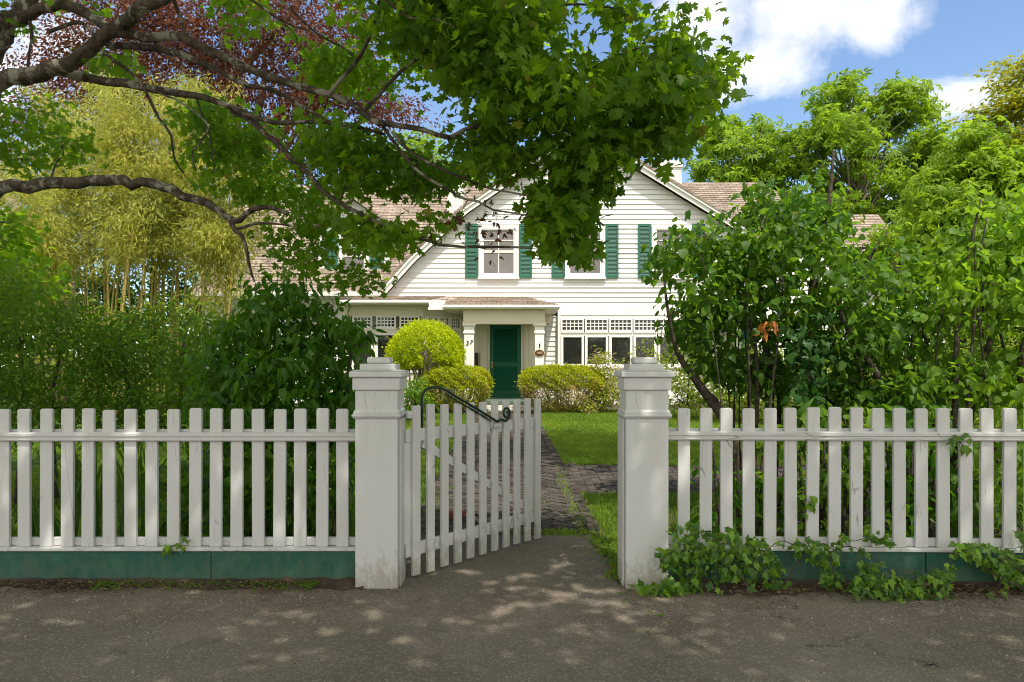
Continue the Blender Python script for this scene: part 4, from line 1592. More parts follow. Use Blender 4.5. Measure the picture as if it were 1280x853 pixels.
# porch floor, steps, foundation
mb = MB()
mb.box(-2.0, 1.15, 18.42, HY + 0.3, 0.56, 0.618)
mb.build('porch_floor', M['floor'], house, 0.01)
mb = MB()
mb.box(-1.95, 1.10, 18.50, HY + 0.3, 0.2, 0.558)
mb.box(-1.0, 0.55, 18.10, 18.499, 0.2, 0.50)
mb.box(-1.0, 0.55, 17.78, 18.099, 0.2, 0.40 + 0.04)
mb.build('step', M['step'], house, 0.012)
MB().box(-4.8, 10.1, HY + 0.16, HY + 0.3, 0.2, 0.5).build('foundation', M['stone'], house)
# door wall with panelling
DY = HY + 0.12
mb = MB()
mb.box(hx(578), hx(683), DY, DY + 0.1, 0.62, hz(394))
for p0, p1 in ((599.5, 609.5), (654.5, 664.5)):
    mb.box(hx(p0), hx(p1), DY - 0.03, DY - 0.0005, 0.62, hz(406))
    mb.box(hx(p0) - 0.02, hx(p1) + 0.02, DY - 0.045, DY - 0.0005, 0.62, 0.62 + 0.32)
    mb.box(hx(p0) + 0.05, hx(p0) + 0.075, DY - 0.04, DY - 0.0305, 0.95, hz(408))
    mb.box(hx(p1) - 0.075, hx(p1) - 0.05, DY - 0.04, DY - 0.0305, 0.95, hz(408))
mb.box(hx(610), hx(612), DY - 0.06, DY - 0.0006, 0.62, hz(404.5))
mb.box(hx(651.5), hx(653.5), DY - 0.06, DY - 0.0006, 0.62, hz(404.5))
mb.box(hx(610), hx(653.5), DY - 0.0605, DY - 0.0007, hz(406), hz(404.2))
mb.build('entry_wall', M['cream'], house, 0.004)
# louvred door
x0, x1, z0, z1 = hx(612.2), hx(651.3), 0.635, hz(406.2)
mb = MB()
s = 0.11
da, db = DY - 0.05, DY - 0.008
zm = z0 + (z1 - z0) * 0.45
mb.box(x0, x0 + s, da, db, z0, z1)
mb.box(x1 - s, x1, da, db, z0, z1)
for p, q in ((z0, z0 + 0.17), (zm - 0.06, zm + 0.06), (z1 - 0.11, z1)):
    mb.box(x0 + s, x1 - s, da + 0.002, db, p, q)
for p, q in ((z0 + 0.17, zm - 0.06), (zm + 0.06, z1 - 0.11)):
    k = int((q - p) / 0.05)
    for i in range(k):
        z = p + (q - p) * (i + 0.5) / k
        mb.add([(x0 + s, da + 0.006, z - 0.028), (x1 - s, da + 0.006, z - 0.028), (x1 - s, db - 0.006, z + 0.02), (x0 + s, db - 0.006, z + 0.02),
                (x0 + s, da + 0.013, z - 0.031), (x1 - s, da + 0.013, z - 0.031)], [(0, 1, 2, 3), (4, 5, 1, 0)])
    mb.add([(x0 + s, db - 0.003, p), (x1 - s, db - 0.003, p), (x1 - s, db - 0.003, q), (x0 + s, db - 0.003, q)], [(0, 1, 2, 3)])
door = mb.build('door', M['door'], house)
mb = MB()
mb.tube([(x0 + 0.06, da - 0.002, zm), (x0 + 0.06, da - 0.05, zm)], [0.012, 0.012], 8)
mb.tube([(x0 + 0.06, da - 0.04, zm), (x0 + 0.06, da - 0.055, zm), (x0 + 0.06, da - 0.075, zm), (x0 + 0.06, da - 0.085, zm)], [0.018, 0.032, 0.030, 0.012], 10)
mb.box(x0 + 0.03, x0 + 0.09, da - 0.004, da - 0.0005, zm - 0.09, zm + 0.09)
mb.build('handle', M['brass'], door)
MB().box(x0 - 0.05, x1 + 0.05, DY - 0.16, DY - 0.001, 0.6185, 0.634).build('threshold', M['door'], house)

# chimneys
for cxp, wpx, top, Y, zb in ((839, 26, 200, 23.2, 5.5), (569, 20, 214, 22.4, 4.6)):
    xa, xb = (cxp - wpx / 2 - CX) / F * Y, (cxp + wpx / 2 - CX) / F * Y
    zt = hz(top, Y)
    mb = MB()
    mb.box(xa, xb, Y, Y + 0.75, zb, zt - 0.25)
    mb.box(xa - 0.04, xb + 0.04, Y - 0.04, Y + 0.79, zt - 0.249, zt - 0.13)
    mb.box(xa, xb, Y, Y + 0.75, zt - 0.129, zt)
    mb.build('chimney', M['white_brick'], house, 0.008)

# dormer on the left roof
dy = 21.5
dxa, dxb = (398 - CX) / F * dy, (486 - CX) / F * dy
dz0, dz1 = hz(360, dy), hz(282, dy)
mb = MB()
clap(mb, dz0, dz1, lambda z: (dxa, dxb), dy)
mb.box(dxa, dxb, dy + 0.001, dy + 2.5, dz0, dz1)
pk = dz1 + 0.75
mb.prism_y([(dxa, dz1 + 0.001), (dxb, dz1 + 0.001), ((dxa + dxb) / 2, pk)], dy, dy + 2.8)
mb.build('dormer', M['siding'], house)
mb = MB()
mx_ = (dxa + dxb) / 2
for sgn in (-1, 1):
    e = Vector((mx_ + sgn * ((dxb - dxa) / 2 + 0.2), 0, dz1 - 0.13))
    p = Vector((mx_, 0, pk + 0.03))
    q = Vector((0, 0, 0.09))
    vs = [(r.x, yy_, r.z) for r in (e, p, p + q, e + q) for yy_ in (dy - 0.22, dy + 2.9)]
    mb.add(vs, [(0, 2, 4, 6), (1, 7, 5, 3), (0, 1, 3, 2), (2, 3, 5, 4), (4, 5, 7, 6), (6, 7, 1, 0)])
mb.build('dormer_roof', M['shY'], house)
window((424 - CX) / F * dy, (461 - CX) / F * dy, hz(350, dy), hz(290, dy), dy - 0.02, 2, 2, 1, M['screen'], 0.1)
shutter((406.5 - CX) / F * dy, (422.5 - CX) / F * dy, hz(350, dy), hz(289, dy), dy)
shutter((462.5 - CX) / F * dy, (478.5 - CX) / F * dy, hz(350, dy), hz(289, dy), dy)
# a shuttered window and a plain one on the right wing, seen through the shrubs
window((890 - CX) / F * 21, (925 - CX) / F * 21, 1.3, 2.7, HY + 0.73, 2, 2, 1, M['screen'], 0.1)
shutter((927 - CX) / F * 21, (946 - CX) / F * 21, 1.3, 2.75, HY + 0.75)
shutter((870 - CX) / F * 21, (888 - CX) / F * 21, 1.3, 2.75, HY + 0.75)
window((1060 - CX) / F * 21.5, (1095 - CX) / F * 21.5, 1.3, 2.7, HY + 1.28, 2, 2, 1, M['screen'], 0.1)

# oval plaque on the right porch post and the little hook above it
pc = at(674.3, 441.5, PYp - 0.122)
pq = thing('oval_plaque', 'small brown oval date plaque hung on the right porch post', 'plaque', tuple(pc))


def oval(a, b, y0, y1, n=28):
    return MB(W[pq]).prism_y([(a * math.cos(t), b * math.sin(t)) for t in np.arange(n) * 2 * PI / n], y0, y1)


oval(0.138, 0.098, -0.018, -0.0005).build('rim', M['gold'], pq, 0.004)
oval(0.118, 0.078, -0.024, -0.0185).build('board', M['plaque'], pq, 0.002)
cu = bpy.data.curves.new('lettering', 'FONT')
cu.body = '1892'
cu.size = 0.082
cu.extrude = 0.003
cu.offset = 0.0015
cu.align_x = 'CENTER'
cu.align_y = 'CENTER'
ob = text_mesh('lettering', cu, M['gold'])
ob.parent = pq
ob.matrix_local = Matrix.Translation((0, -0.0265, 0.0)) @ Matrix.Rotation(PI / 2, 4, 'X')
hc = at(674.6, 433.0, PYp - 0.122)
mb = MB(Matrix.Translation(hc))
mb.box(-0.016, 0.016, -0.008, -0.0005, -0.03, 0.065)
mb.tube([(0, -0.008, 0.04), (0.0, -0.04, 0.03), (0.005, -0.05, 0.0), (0.008, -0.045, -0.03), (0.0, -0.02, -0.04)], 0.008, 6)
tag(mb.build('wall_hook', M['black'], base=tuple(hc)), 'small dark iron hook above the oval plaque', 'hook')
mc = at(595.5, 450, DY - 0.05)
mb = MB()
mb.box(mc.x - 0.05, mc.x + 0.05, mc.y - 0.06, mc.y + 0.045, mc.z - 0.22, mc.z + 0.16)
mb.prism_y([(mc.x - 0.055, mc.z + 0.161), (mc.x + 0.055, mc.z + 0.161), (mc.x + 0.055, mc.z + 0.18), (mc.x, mc.z + 0.21), (mc.x - 0.055, mc.z + 0.18)], mc.y - 0.07, mc.y + 0.045)
mb.box(mc.x - 0.035, mc.x + 0.035, mc.y - 0.066, mc.y - 0.0605, mc.z + 0.05, mc.z + 0.06)
tag(mb.build('mailbox', M['rust'], bevel=0.006, base=(mc.x, mc.y, mc.z - 0.22)), 'narrow dark mailbox on the wall beside the left porch post', 'mailbox')

#@@MAPLE
# ------------------------------------------------------------------ maple over the gate
maple = thing('maple_tree', 'large green maple whose lichen-spotted limbs arch over the fence and gate', 'tree', (-5.5, 6.6, 0))
mb = MB()
nodes, nrad = [], []


def limb(px_pts, ys_, w0, w1, step=0.10, pre=None, wob=0.035, sides=9, post_=None):
    """limb through photograph points; ys_ are the depths at its two ends, w0/w1 its widths in pixels there"""
    n = len(px_pts)
    pts, rad = [], []
    for i, (a, b) in enumerate(px_pts):
        t = i / max(1, n - 1)
        Y = ys_[0] * (1 - t) + ys_[1] * t + 0.04 * math.sin(i * 2.1)
        pts.append(at(a, b, Y))
        rad.append((w0 * (1 - t) + w1 * t) / 2 / F * Y * 0.88)
    if pre:
        pts = [Vector(p) for p, r in pre] + pts
        rad = [r for p, r in pre] + rad
    if post_:
        pts += [Vector(p) for p, r in post_]
        rad += [r for p, r in post_]
    P, r = spline(pts, rad, step)
    P = P + rng.normal(size=P.shape) * (r * 0.22)[:, None]
    mb.tube(P, r, sides, wob * 1.6)
    for p, q in zip(P[::2], r[::2]):
        nodes.append(p)
        nrad.append(q)
    return P


tr = spline([(-5.5, 6.6, -0.1), (-5.48, 6.58, 0.5), (-5.4, 6.5, 2.0), (-5.3, 6.4, 3.4), (-5.1, 6.2, 5.2), (-4.8, 6.0, 7.5), (-4.5, 5.6, 10)], [0.42, 0.34, 0.30, 0.27, 0.22, 0.15, 0.06], 0.2)
mb.tube(tr[0], tr[1], 14, 0.03)
for p, q in zip(tr[0][14:], tr[1][14:]):
    nodes.append(p)
    nrad.append(q)
# lower limb
limb([(0, 235), (34, 232), (95, 227), (144, 225), (165, 229), (204, 232), (227, 245), (258, 255), (273, 264), (286, 273), (299, 275), (317, 262), (335, 260), (360, 268)], (6.1, 5.5), 18, 6, pre=[((-5.38, 6.48, 2.3), 0.13), ((-4.8, 6.3, 2.75), 0.085)])
limb([(286, 272), (294, 288), (304, 295), (309, 319), (312, 335), (318, 352)], (5.6, 5.5), 8, 3)
limb([(294, 287), (315, 281), (340, 279), (372, 285)], (5.6, 5.4), 5, 2)
# heavy limb to the upper left
limb([(0, 105), (39, 94), (77, 82), (111, 64), (144, 35), (175, 13), (204, -4), (250, -40)], (5.9, 5.2), 23, 17, pre=[((-5.25, 6.38, 3.3), 0.17), ((-4.75, 6.15, 3.5), 0.115)], post_=[((-1.6, 4.4, 4.9), 0.05), ((-0.3, 3.0, 5.9), 0.035), ((1.2, 1.6, 6.6), 0.02)])
limb([(-12, 75), (5, 45), (22, 16), (36, -8)], (5.9, 5.9), 27, 24, post_=[((-3.7, 6.0, 5.6), 0.06), ((-3.2, 6.3, 7.5), 0.04)])
# long upper limb running right
limb([(20, 24), (34, 18), (64, 9), (95, 13), (121, 28), (144, 39), (168, 44), (191, 47), (219, 45), (240, 53), (271, 68), (300, 83), (335, 95), (370, 107), (405, 117), (438, 128), (455, 143), (473, 153), (499, 157), (530, 163), (560, 173)], (5.85, 4.9), 16, 7)
limb([(560, 173), (580, 163), (623, 151), (658, 154), (700, 160), (740, 165), (790, 150), (830, 120)], (4.9, 4.6), 7, 2.5)
limb([(650, 154), (690, 120), (740, 85), (800, 60), (860, 62)], (4.85, 4.6), 4, 2)
limb([(455, 140), (500, 90), (560, 50), (640, 20), (720, 5), (790, 15)], (4.95, 4.6), 6, 2.5)
limb([(410, 120), (450, 70), (470, 20), (480, -30)], (5.1, 5.0), 6, 4)
limb([(489, 165), (516, 192), (547, 209), (578, 223), (614, 236), (650, 243), (690, 254)], (5.0, 4.9), 5, 2)
limb([(478, 158), (508, 198), (532, 221), (562, 238), (581, 249), (597, 252), (618, 263), (656, 269), (700, 285)], (5.05, 4.8), 5, 2)
# second limb
limb([(128, 50), (139, 57), (165, 58), (196, 62), (224, 68), (247, 77), (271, 88), (291, 99), (309, 106), (335, 111), (359, 122), (390, 140), (420, 160)], (5.75, 5.3), 11, 5)
limb([(77, 88), (116, 99), (155, 104), (193, 111), (227, 117), (253, 122), (278, 130), (304, 140), (330, 151), (354, 154), (395, 152), (440, 158), (480, 168)], (5.9, 5.2), 13, 4)
limb([(290, 137), (308, 148), (330, 167), (347, 180), (370, 205), (392, 223), (401, 237), (422, 252), (452, 268), (478, 280), (518, 295), (539, 303), (562, 308), (597, 309), (632, 309), (665, 311)], (5.6, 4.9), 9, 3)
# hanging twigs
limb([(129, 65), (155, 85), (175, 103), (186, 124), (198, 147), (214, 170), (217, 196), (229, 217)], (5.7, 5.7), 6, 2.5, sides=6)
limb([(60, 40), (100, 28), (125, 52), (110, 45)][:3], (5.8, 5.6), 6, 5, sides=6)
limb([(38, 25), (39, 50), (34, 85), (36, 100)], (5.85, 5.9), 5, 3, sides=6)
limb([(215, -5), (226, 25), (233, 45)], (5.4, 5.5), 6, 5, sides=6)
limb([(176, 110), (220, 125), (262, 160), (240, 190), (246, 215)], (5.6, 5.4), 3.5, 2, sides=5)
limb([(245, 120), (262, 170), (268, 215)], (5.7, 5.7), 3, 1.5, sides=5)
limb([(300, -10), (350, 25), (390, 40), (430, 60)], (5.2, 5.1), 4, 2, sides=6)
limb([(330, -20), (372, 20), (400, 45), (425, 58)], (4.7, 4.9), 4, 2, sides=6)
limb([(470, -10), (510, 22), (545, 24), (590, 45)], (4.3, 4.4), 4, 1.5, sides=6)
# unseen overhead limbs, extended to carry the shading crown
for ptsl, r0, r1 in (
        ([(-5.1, 6.2, 5.2), (-3.8, 5.0, 6.2), (-2.0, 3.2, 7.0), (0.0, 1.2, 7.6), (2.0, -0.3, 8.0)], 0.12, 0.03),
        ([(-5.0, 6.1, 5.8), (-3.0, 6.3, 7.2), (-0.8, 6.8, 8.2), (1.4, 7.2, 8.8), (4.0, 7.8, 9.2)], 0.11, 0.025),
        ([(-5.0, 6.0, 4.8), (-3.8, 3.6, 5.8), (-3.2, 1.2, 6.5), (-2.8, -1.0, 6.8)], 0.10, 0.03),
        ([(-2.0, 3.2, 7.0), (0.4, 3.0, 7.4), (2.6, 2.6, 7.6), (4.6, 2.0, 7.6)], 0.07, 0.025),
        ([(-3.0, 6.3, 7.2), (-2.4, 8.4, 8.4), (-1.8, 10.2, 9.2)], 0.07, 0.025)):
    P, r = spline(ptsl, np.linspace(r0, r1, len(ptsl)), 0.3)
    mb.tube(P, r, 8, 0.03)
    for p, q in zip(P, r):
        nodes.append(p)
        nrad.append(q)

cl, info = [], []


def add_region(poly, n, y0, y1, per, spread, size, round_=1.0):
    spread *= 0.85
    c = volume(poly, n, y0, y1, round_, 0.25, min(24, spread * F / (y0 + y1) * 2 * 0.75))
    cl.append(c)
    info.append((c, per, spread, size))
    e = volume(poly, max(4, n // 5), y0, y1, round_)
    cl.append(e)
    info.append((e, per * 0.35, spread * 0.6, size))


BIG, MED, SML = (0.048, 0.104), (0.046, 0.092), (0.042, 0.080)
add_region([(485, -60), (690, -70), (705, -10), (690, 35), (730, 60), (790, 40), (800, 10), (840, -5), (872, 20), (880, 60), (898, 95), (895, 130), (868, 150), (862, 185), (830, 205), (800, 225), (775, 205), (742, 240), (700, 215), (650, 205), (615, 160), (575, 130), (545, 75), (500, 40)], 165, 3.7, 6.0, 35, 0.17, BIG)
add_region([(675, 195), (755, 205), (765, 235), (742, 275), (738, 318), (716, 338), (695, 318), (668, 285), (655, 235)], 44, 4.5, 5.5, 22, 0.10, BIG)
add_region([(730, 5), (790, -10), (800, 20), (770, 30), (745, 28)], 7, 4.4, 4.9, 12, 0.08, BIG)
add_region([(590, 140), (680, 150), (660, 235), (610, 235), (560, 200), (560, 170)], 34, 4.6, 5.6, 17, 0.13, MED)
add_region([(400, -40), (500, -40), (560, 60), (600, 130), (560, 130), (510, 110), (470, 70), (430, 40)], 32, 4.4, 6.4, 16, 0.15, MED)
add_region([(370, 60), (430, 55), (460, 100), (440, 125), (385, 110)], 26, 5.4, 6.6, 18, 0.12, SML)
add_region([(355, 125), (450, 145), (500, 175), (560, 195), (600, 215), (560, 240), (520, 255), (470, 245), (440, 265), (400, 232), (372, 190)], 78, 5.0, 6.4, 20, 0.13, MED)
add_region([(300, 225), (335, 180), (372, 190), (420, 235), (440, 270), (490, 300), (500, 330), (475, 365), (440, 375), (400, 345), (350, 345), (335, 300), (325, 270)], 72, 5.6, 7.2, 20, 0.13, SML)
add_region([(400, 250), (470, 270), (520, 285), (535, 250), (560, 262), (545, 300), (500, 318), (440, 300)], 20, 4.9, 5.8, 16, 0.12, MED)
add_region([(-60, 115), (50, 115), (95, 145), (125, 190), (120, 212), (60, 218), (-60, 222)], 50, 5.8, 7.4, 18, 0.15, SML)
add_region([(-60, -30), (140, -30), (130, 25), (70, 30), (20, 60), (-60, 60)], 10, 5.4, 6.6, 12, 0.14, MED)
add_region([(100, 62), (165, 58), (160, 92), (110, 96)], 7, 5.7, 6.4, 14, 0.11, MED)
add_region([(205, 100), (290, 118), (345, 165), (325, 205), (260, 205), (225, 160)], 52, 5.8, 7.2, 15, 0.13, SML)
add_region([(240, -30), (330, -30), (330, 45), (290, 60), (270, 30)], 18, 5.6, 6.6, 14, 0.13, SML)
add_region([(-60, 230), (30, 250), (20, 330), (-60, 340)], 12, 6.4, 7.4, 14, 0.15, SML)
add_region([(215, 165), (330, 160), (350, 262), (300, 255), (245, 235)], 42, 5.8, 7.0, 15, 0.12, SML)
add_region([(335, 35), (440, 40), (500, 100), (520, 140), (450, 130), (380, 70)], 22, 5.2, 6.4, 16, 0.12, SML)
vis = np.concatenate(cl)
grow(mb, nodes, nrad, vis, 0.010, 4, 0.05)
Ps, Ns, Ds, Ss = [], [], [], []
for c, per, spd, sz in info:
    P, Nn, D = spray(c, per, spd * 1.12, up=0.5, outw=0.45, rnd=0.55, flat=0.42, droop=0.6)
    Nn[:, 1] -= 0.15
    Ps.append(P)
    Ns.append(Nn)
    Ds.append(D)
    Ss.append(rng.uniform(sz[0], sz[1], len(P)))
P, Nn, D = map(np.concatenate, (Ps, Ns, Ds))
print('maple visible leaves', len(P))
leaves('crown', M['maple'], maple, P, Nn, D, np.concatenate(Ss), T_MAPLE)
# unseen crown above the frame, laid out to shade pavement, gate and lawn
up = []
for c_, r_, n_ in (((-2.4, 0.9, 6.6), (3.4, 2.6, 1.2), 180), ((1.4, 0.5, 7.3), (3.0, 2.2, 1.2), 165), ((4.6, 1.0, 7.4), (2.6, 2.2, 1.1), 120),
                   ((-2.6, 6.8, 8.0), (3.2, 2.8, 1.3), 70), ((0.6, 7.2, 8.8), (2.8, 2.4, 1.2), 60), ((4.2, 7.4, 9.2), (3.0, 2.2, 1.1), 130), ((-1.8, 9.6, 9.4), (2.4, 1.8, 1.2), 30), ((-4.8, 3.0, 7.0), (2.0, 3.0, 1.6), 50),
                   ((-0.3, 3.2, 6.1), (2.2, 1.4, 0.9), 60), ((-2.4, 4.0, 8.0), (3.2, 1.8, 1.2), 60)):
    up.append(ellipsoid(c_, r_, n_, 0.4))
up = np.concatenate(up)
grow(mb, nodes, nrad, up, 0.014, 4, 0.05)
P, Nn, D = spray(up, 34, 0.30, up=0.8, outw=0.4, rnd=0.45, flat=0.5, droop=0.4)
leaves('crown', M['maple'], maple, P, Nn, D, rng.uniform(0.11, 0.17, len(P)), T_MAPLE_S)
# twigs with dead brown leaves in front of the gable
dn = [tuple(at(585, 250, 4.95)), tuple(at(618, 263, 4.9)), tuple(at(656, 269, 4.85)), tuple(at(597, 309, 4.95)), tuple(at(562, 238, 5.0))]
dc = volume([(560, 255), (600, 245), (650, 255), (655, 300), (625, 320), (590, 305), (565, 290)], 44, 4.75, 5.15)
grow(mb, dn, [0.01] * 5, dc, 0.006, 4, 0.02)
mb.build('trunk', M['bark'], maple, smooth=True)
dl = np.concatenate([dc[:8], np.array([tuple(at(a, b, 4.9)) for a, b in ((634, 287), (640, 291), (628, 292), (600, 290), (610, 322), (593, 300))])])
P, Nn, D = spray(dl, 5, 0.045, up=0.1, outw=0.6, rnd=0.9, droop=1.2)
o = leaves('dead_leaves', M['dead'], maple, P, Nn, D, rng.uniform(0.03, 0.055, len(P)), T_MAPLE_S)
o['label'] = 'curled brown dead maple leaves on bare twigs'
P, Nn, D = spray(np.array([tuple(at(426, 3, 4.7)), tuple(at(502, 8, 4.5))]), 4, 0.02, rnd=0.8)
leaves('dead_leaves', M['orange'], maple, P, Nn, D, rng.uniform(0.04, 0.06, len(P)), T_MAPLE_S)

#@@PLANTS
# ------------------------------------------------------------------ generic trees and shrubs
def tree(name, label, cat, base, bark, leafm, lumps, tpl, size, per, spread, trunk_r, group=None, limbs=None, nlimb=7, kw=None, twig_r=0.02, height=None, limb_k=0.5):
    t = thing(name, label, cat, base, 0, group)
    base = np.array(base, float)
    allc = [ellipsoid(c, r, n) for c, r, n in lumps]
    cen = np.concatenate(allc)
    top = cen[:, 2].max()
    mid_ = cen.mean(0)
    mb = MB()
    nodes, nr = [], []
    h = height or (mid_[2] + top) / 2
    tp = [base - np.array([0, 0, 0.1]), base * 0.6 + np.array([mid_[0], mid_[1], base[2]]) * 0.4 + np.array([0, 0, (h - base[2]) * 0.5]), np.array([mid_[0], mid_[1], h])]
    P, r = spline(tp, [trunk_r, trunk_r * 0.7, trunk_r * 0.15], 0.4)
    mb.tube(P, r, 9, 0.03)
    for p, q in list(zip(P, r))[len(P) // 4:]:
        nodes.append(p)
        nr.append(q)
    main = []
    for i, (c, rr, n) in enumerate(lumps):
        k = int(len(P) * min(0.85, max(0.25, (c[2] - base[2] - rr[2]) / (h - base[2] + 1e-6) * 0.8)))
        s = P[min(k, len(P) - 1)]
        e = np.array(c) + np.array([0, 0, rr[2] * 0.3])
        Q, r2 = spline([s, s * 0.5 + e * 0.5 + rng.normal(size=3) * 0.2, e], [trunk_r * limb_k, trunk_r * limb_k * 0.6, trunk_r * 0.08], 0.3)
        mb.tube(Q, r2, 6, 0.03)
        for p, q in zip(Q, r2):
            nodes.append(p)
            nr.append(q)
    grow(mb, nodes, nr, cen, twig_r, 4, 0.08)
    mb.build('trunk', bark, t, smooth=True)
    kw = kw or {}
    P, Nn, D = spray(cen, per, spread, out=mid_, **kw)
    ok = P[:, 2] > gz(P[:, 0], P[:, 1]) + 0.02
    P, Nn, D = P[ok], Nn[ok], D[ok]
    leaves('crown', leafm, t, P, Nn, D, rng.uniform(size[0], size[1], len(P)), tpl)
    return t


def clumpy(poly, n, y0, y1, r, k):
    """many small leaf clumps filling an outline, gaps between them"""
    c = volume(poly, n, y0, y1, 0.9)
    return [(tuple(p), (r * f, r * f, r * f * 0.7), max(3, int(k * f))) for p, f in zip(c, rng.uniform(0.6, 1.25, n))]


def lumps_px(spec):
    """(px, py, Y, radius px x, radius px z, depth radius m, clusters) -> world ellipsoids"""
    out = []
    for px, py, Y, rx, rz, ry, n in spec:
        c = at(px, py, Y)
        out.append((tuple(c), (rx / F * Y, ry, rz / F * Y), n))
    return out


g_ = lambda px, Y: ((px - CX) / F * Y, Y, float(gz((px - CX) / F * Y, Y)))

# right background trees
KT = dict(up=0.5, outw=0.55, rnd=0.5, flat=0.6)
tree('leafy_tree', 'tall bright green tree rising behind the roof, highest crown on the right', 'tree', g_(1050, 28), M['bark_pale'], M['ash'],
     clumpy([(985, 175), (1000, 130), (1040, 105), (1100, 97), (1150, 110), (1160, 145), (1188, 165), (1182, 200), (1165, 230), (1165, 310), (955, 310), (985, 235)], 105, 25.5, 30.5, 0.62, 6),
     T_PALM, (0.17, 0.29), 9, 0.30, 0.26, 'trees beyond the house', kw=KT, limb_k=0.26)
tree('leafy_tree', 'lower green tree just right of the chimney behind the roof', 'tree', g_(930, 30), M['bark_pale'], M['ash'],
     clumpy([(866, 190), (888, 162), (930, 147), (975, 152), (990, 200), (985, 270), (870, 260)], 50, 28, 32, 0.62, 6),
     T_PALM, (0.18, 0.29), 9, 0.30, 0.2, 'trees beyond the house', kw=KT, limb_k=0.28)
tree('leafy_tree', 'bright green tree above the right-hand shrubs with dense low crown', 'tree', g_(1230, 17), M['bark_brown'], M['ash'],
     clumpy([(1110, 300), (1165, 215), (1195, 175), (1222, 160), (1245, 190), (1350, 180), (1350, 350), (1110, 350)], 100, 15.2, 18.8, 0.42, 6),
     T_PALM, (0.12, 0.20), 11, 0.20, 0.15, 'trees beyond the house', kw=KT, limb_k=0.26)
tree('yellow_tree', 'yellow and orange tinged tree at the right edge of the view', 'tree', g_(1340, 21), M['bark_brown'], M['yellow'],
     lumps_px([(1280, 95, 21, 34, 24, 1.2, 24), (1262, 140, 21, 42, 16, 1.2, 26), (1330, 160, 21, 50, 60, 1.8, 40), (1268, 185, 21, 46, 26, 1.4, 32), (1290, 240, 21, 50, 40, 1.6, 30), (1340, 260, 21, 50, 60, 1.6, 26)]),
     T_SMALL, (0.12, 0.2), 75, 0.3, 0.2, None, kw=dict(up=0.8, outw=0.4, rnd=0.4, flat=0.35))
tree('leafy_tree', 'pale green tree showing between chimney and maple leaves beyond the ridge', 'tree', g_(530, 32), M['bark_pale'], M['ash'],
     lumps_px([(525, 205, 32, 45, 40, 2.2, 36), (490, 230, 32, 40, 36, 2, 20), (560, 225, 32, 36, 34, 2, 20), (610, 240, 32, 50, 30, 2, 20)]),
     T_SMALL, (0.16, 0.26), 60, 0.42, 0.25, 'trees beyond the house')
# copper beech
tree('copper_beech', 'tall copper beech with dark red foliage and pale bare branches', 'tree', g_(330, 27), M['bark_pale'], M['beech'],
     lumps_px([(400, 60, 26, 75, 70, 2.6, 70), (330, 40, 26, 80, 60, 2.6, 60), (240, 40, 26, 80, 60, 2.6, 60), (160, 30, 26, 70, 60, 2.4, 50), (90, 50, 26, 70, 70, 2.4, 40), (455, 110, 26, 50, 46, 2, 26), (395, 140, 26, 55, 50, 2.2, 38), (500, 140, 26, 36, 24, 1.4, 9), (360, 200, 26, 55, 40, 2.2, 24), (430, -50, 26, 110, 60, 3, 40), (270, -50, 26, 140, 60, 3, 50), (40, 150, 26, 60, 70, 2, 30), (30, 230, 26, 60, 60, 2, 24), (120, 120, 26, 70, 40, 2, 34), (200, 110, 26, 70, 40, 2, 34), (290, 120, 26, 70, 40, 2, 34)]),
     T_SMALL, (0.11, 0.19), 85, 0.45, 0.42, None, kw=dict(up=0.6, outw=0.4, rnd=0.5, flat=0.5), twig_r=0.03)
# darker trees far left closing the view behind the bamboo
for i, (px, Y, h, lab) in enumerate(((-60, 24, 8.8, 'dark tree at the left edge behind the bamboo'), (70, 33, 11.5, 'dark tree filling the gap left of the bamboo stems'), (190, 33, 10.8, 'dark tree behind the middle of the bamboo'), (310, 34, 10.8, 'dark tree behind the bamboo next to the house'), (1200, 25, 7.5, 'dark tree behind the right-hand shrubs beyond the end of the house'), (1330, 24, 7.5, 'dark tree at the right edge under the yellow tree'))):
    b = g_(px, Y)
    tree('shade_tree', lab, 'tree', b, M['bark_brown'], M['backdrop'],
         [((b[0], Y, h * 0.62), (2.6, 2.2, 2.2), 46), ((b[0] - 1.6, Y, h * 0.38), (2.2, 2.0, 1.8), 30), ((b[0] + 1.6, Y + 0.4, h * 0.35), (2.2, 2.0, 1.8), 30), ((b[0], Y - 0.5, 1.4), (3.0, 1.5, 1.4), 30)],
         T_SMALL, (0.2, 0.34), 48, 0.5, 0.25, 'shade trees closing the garden')

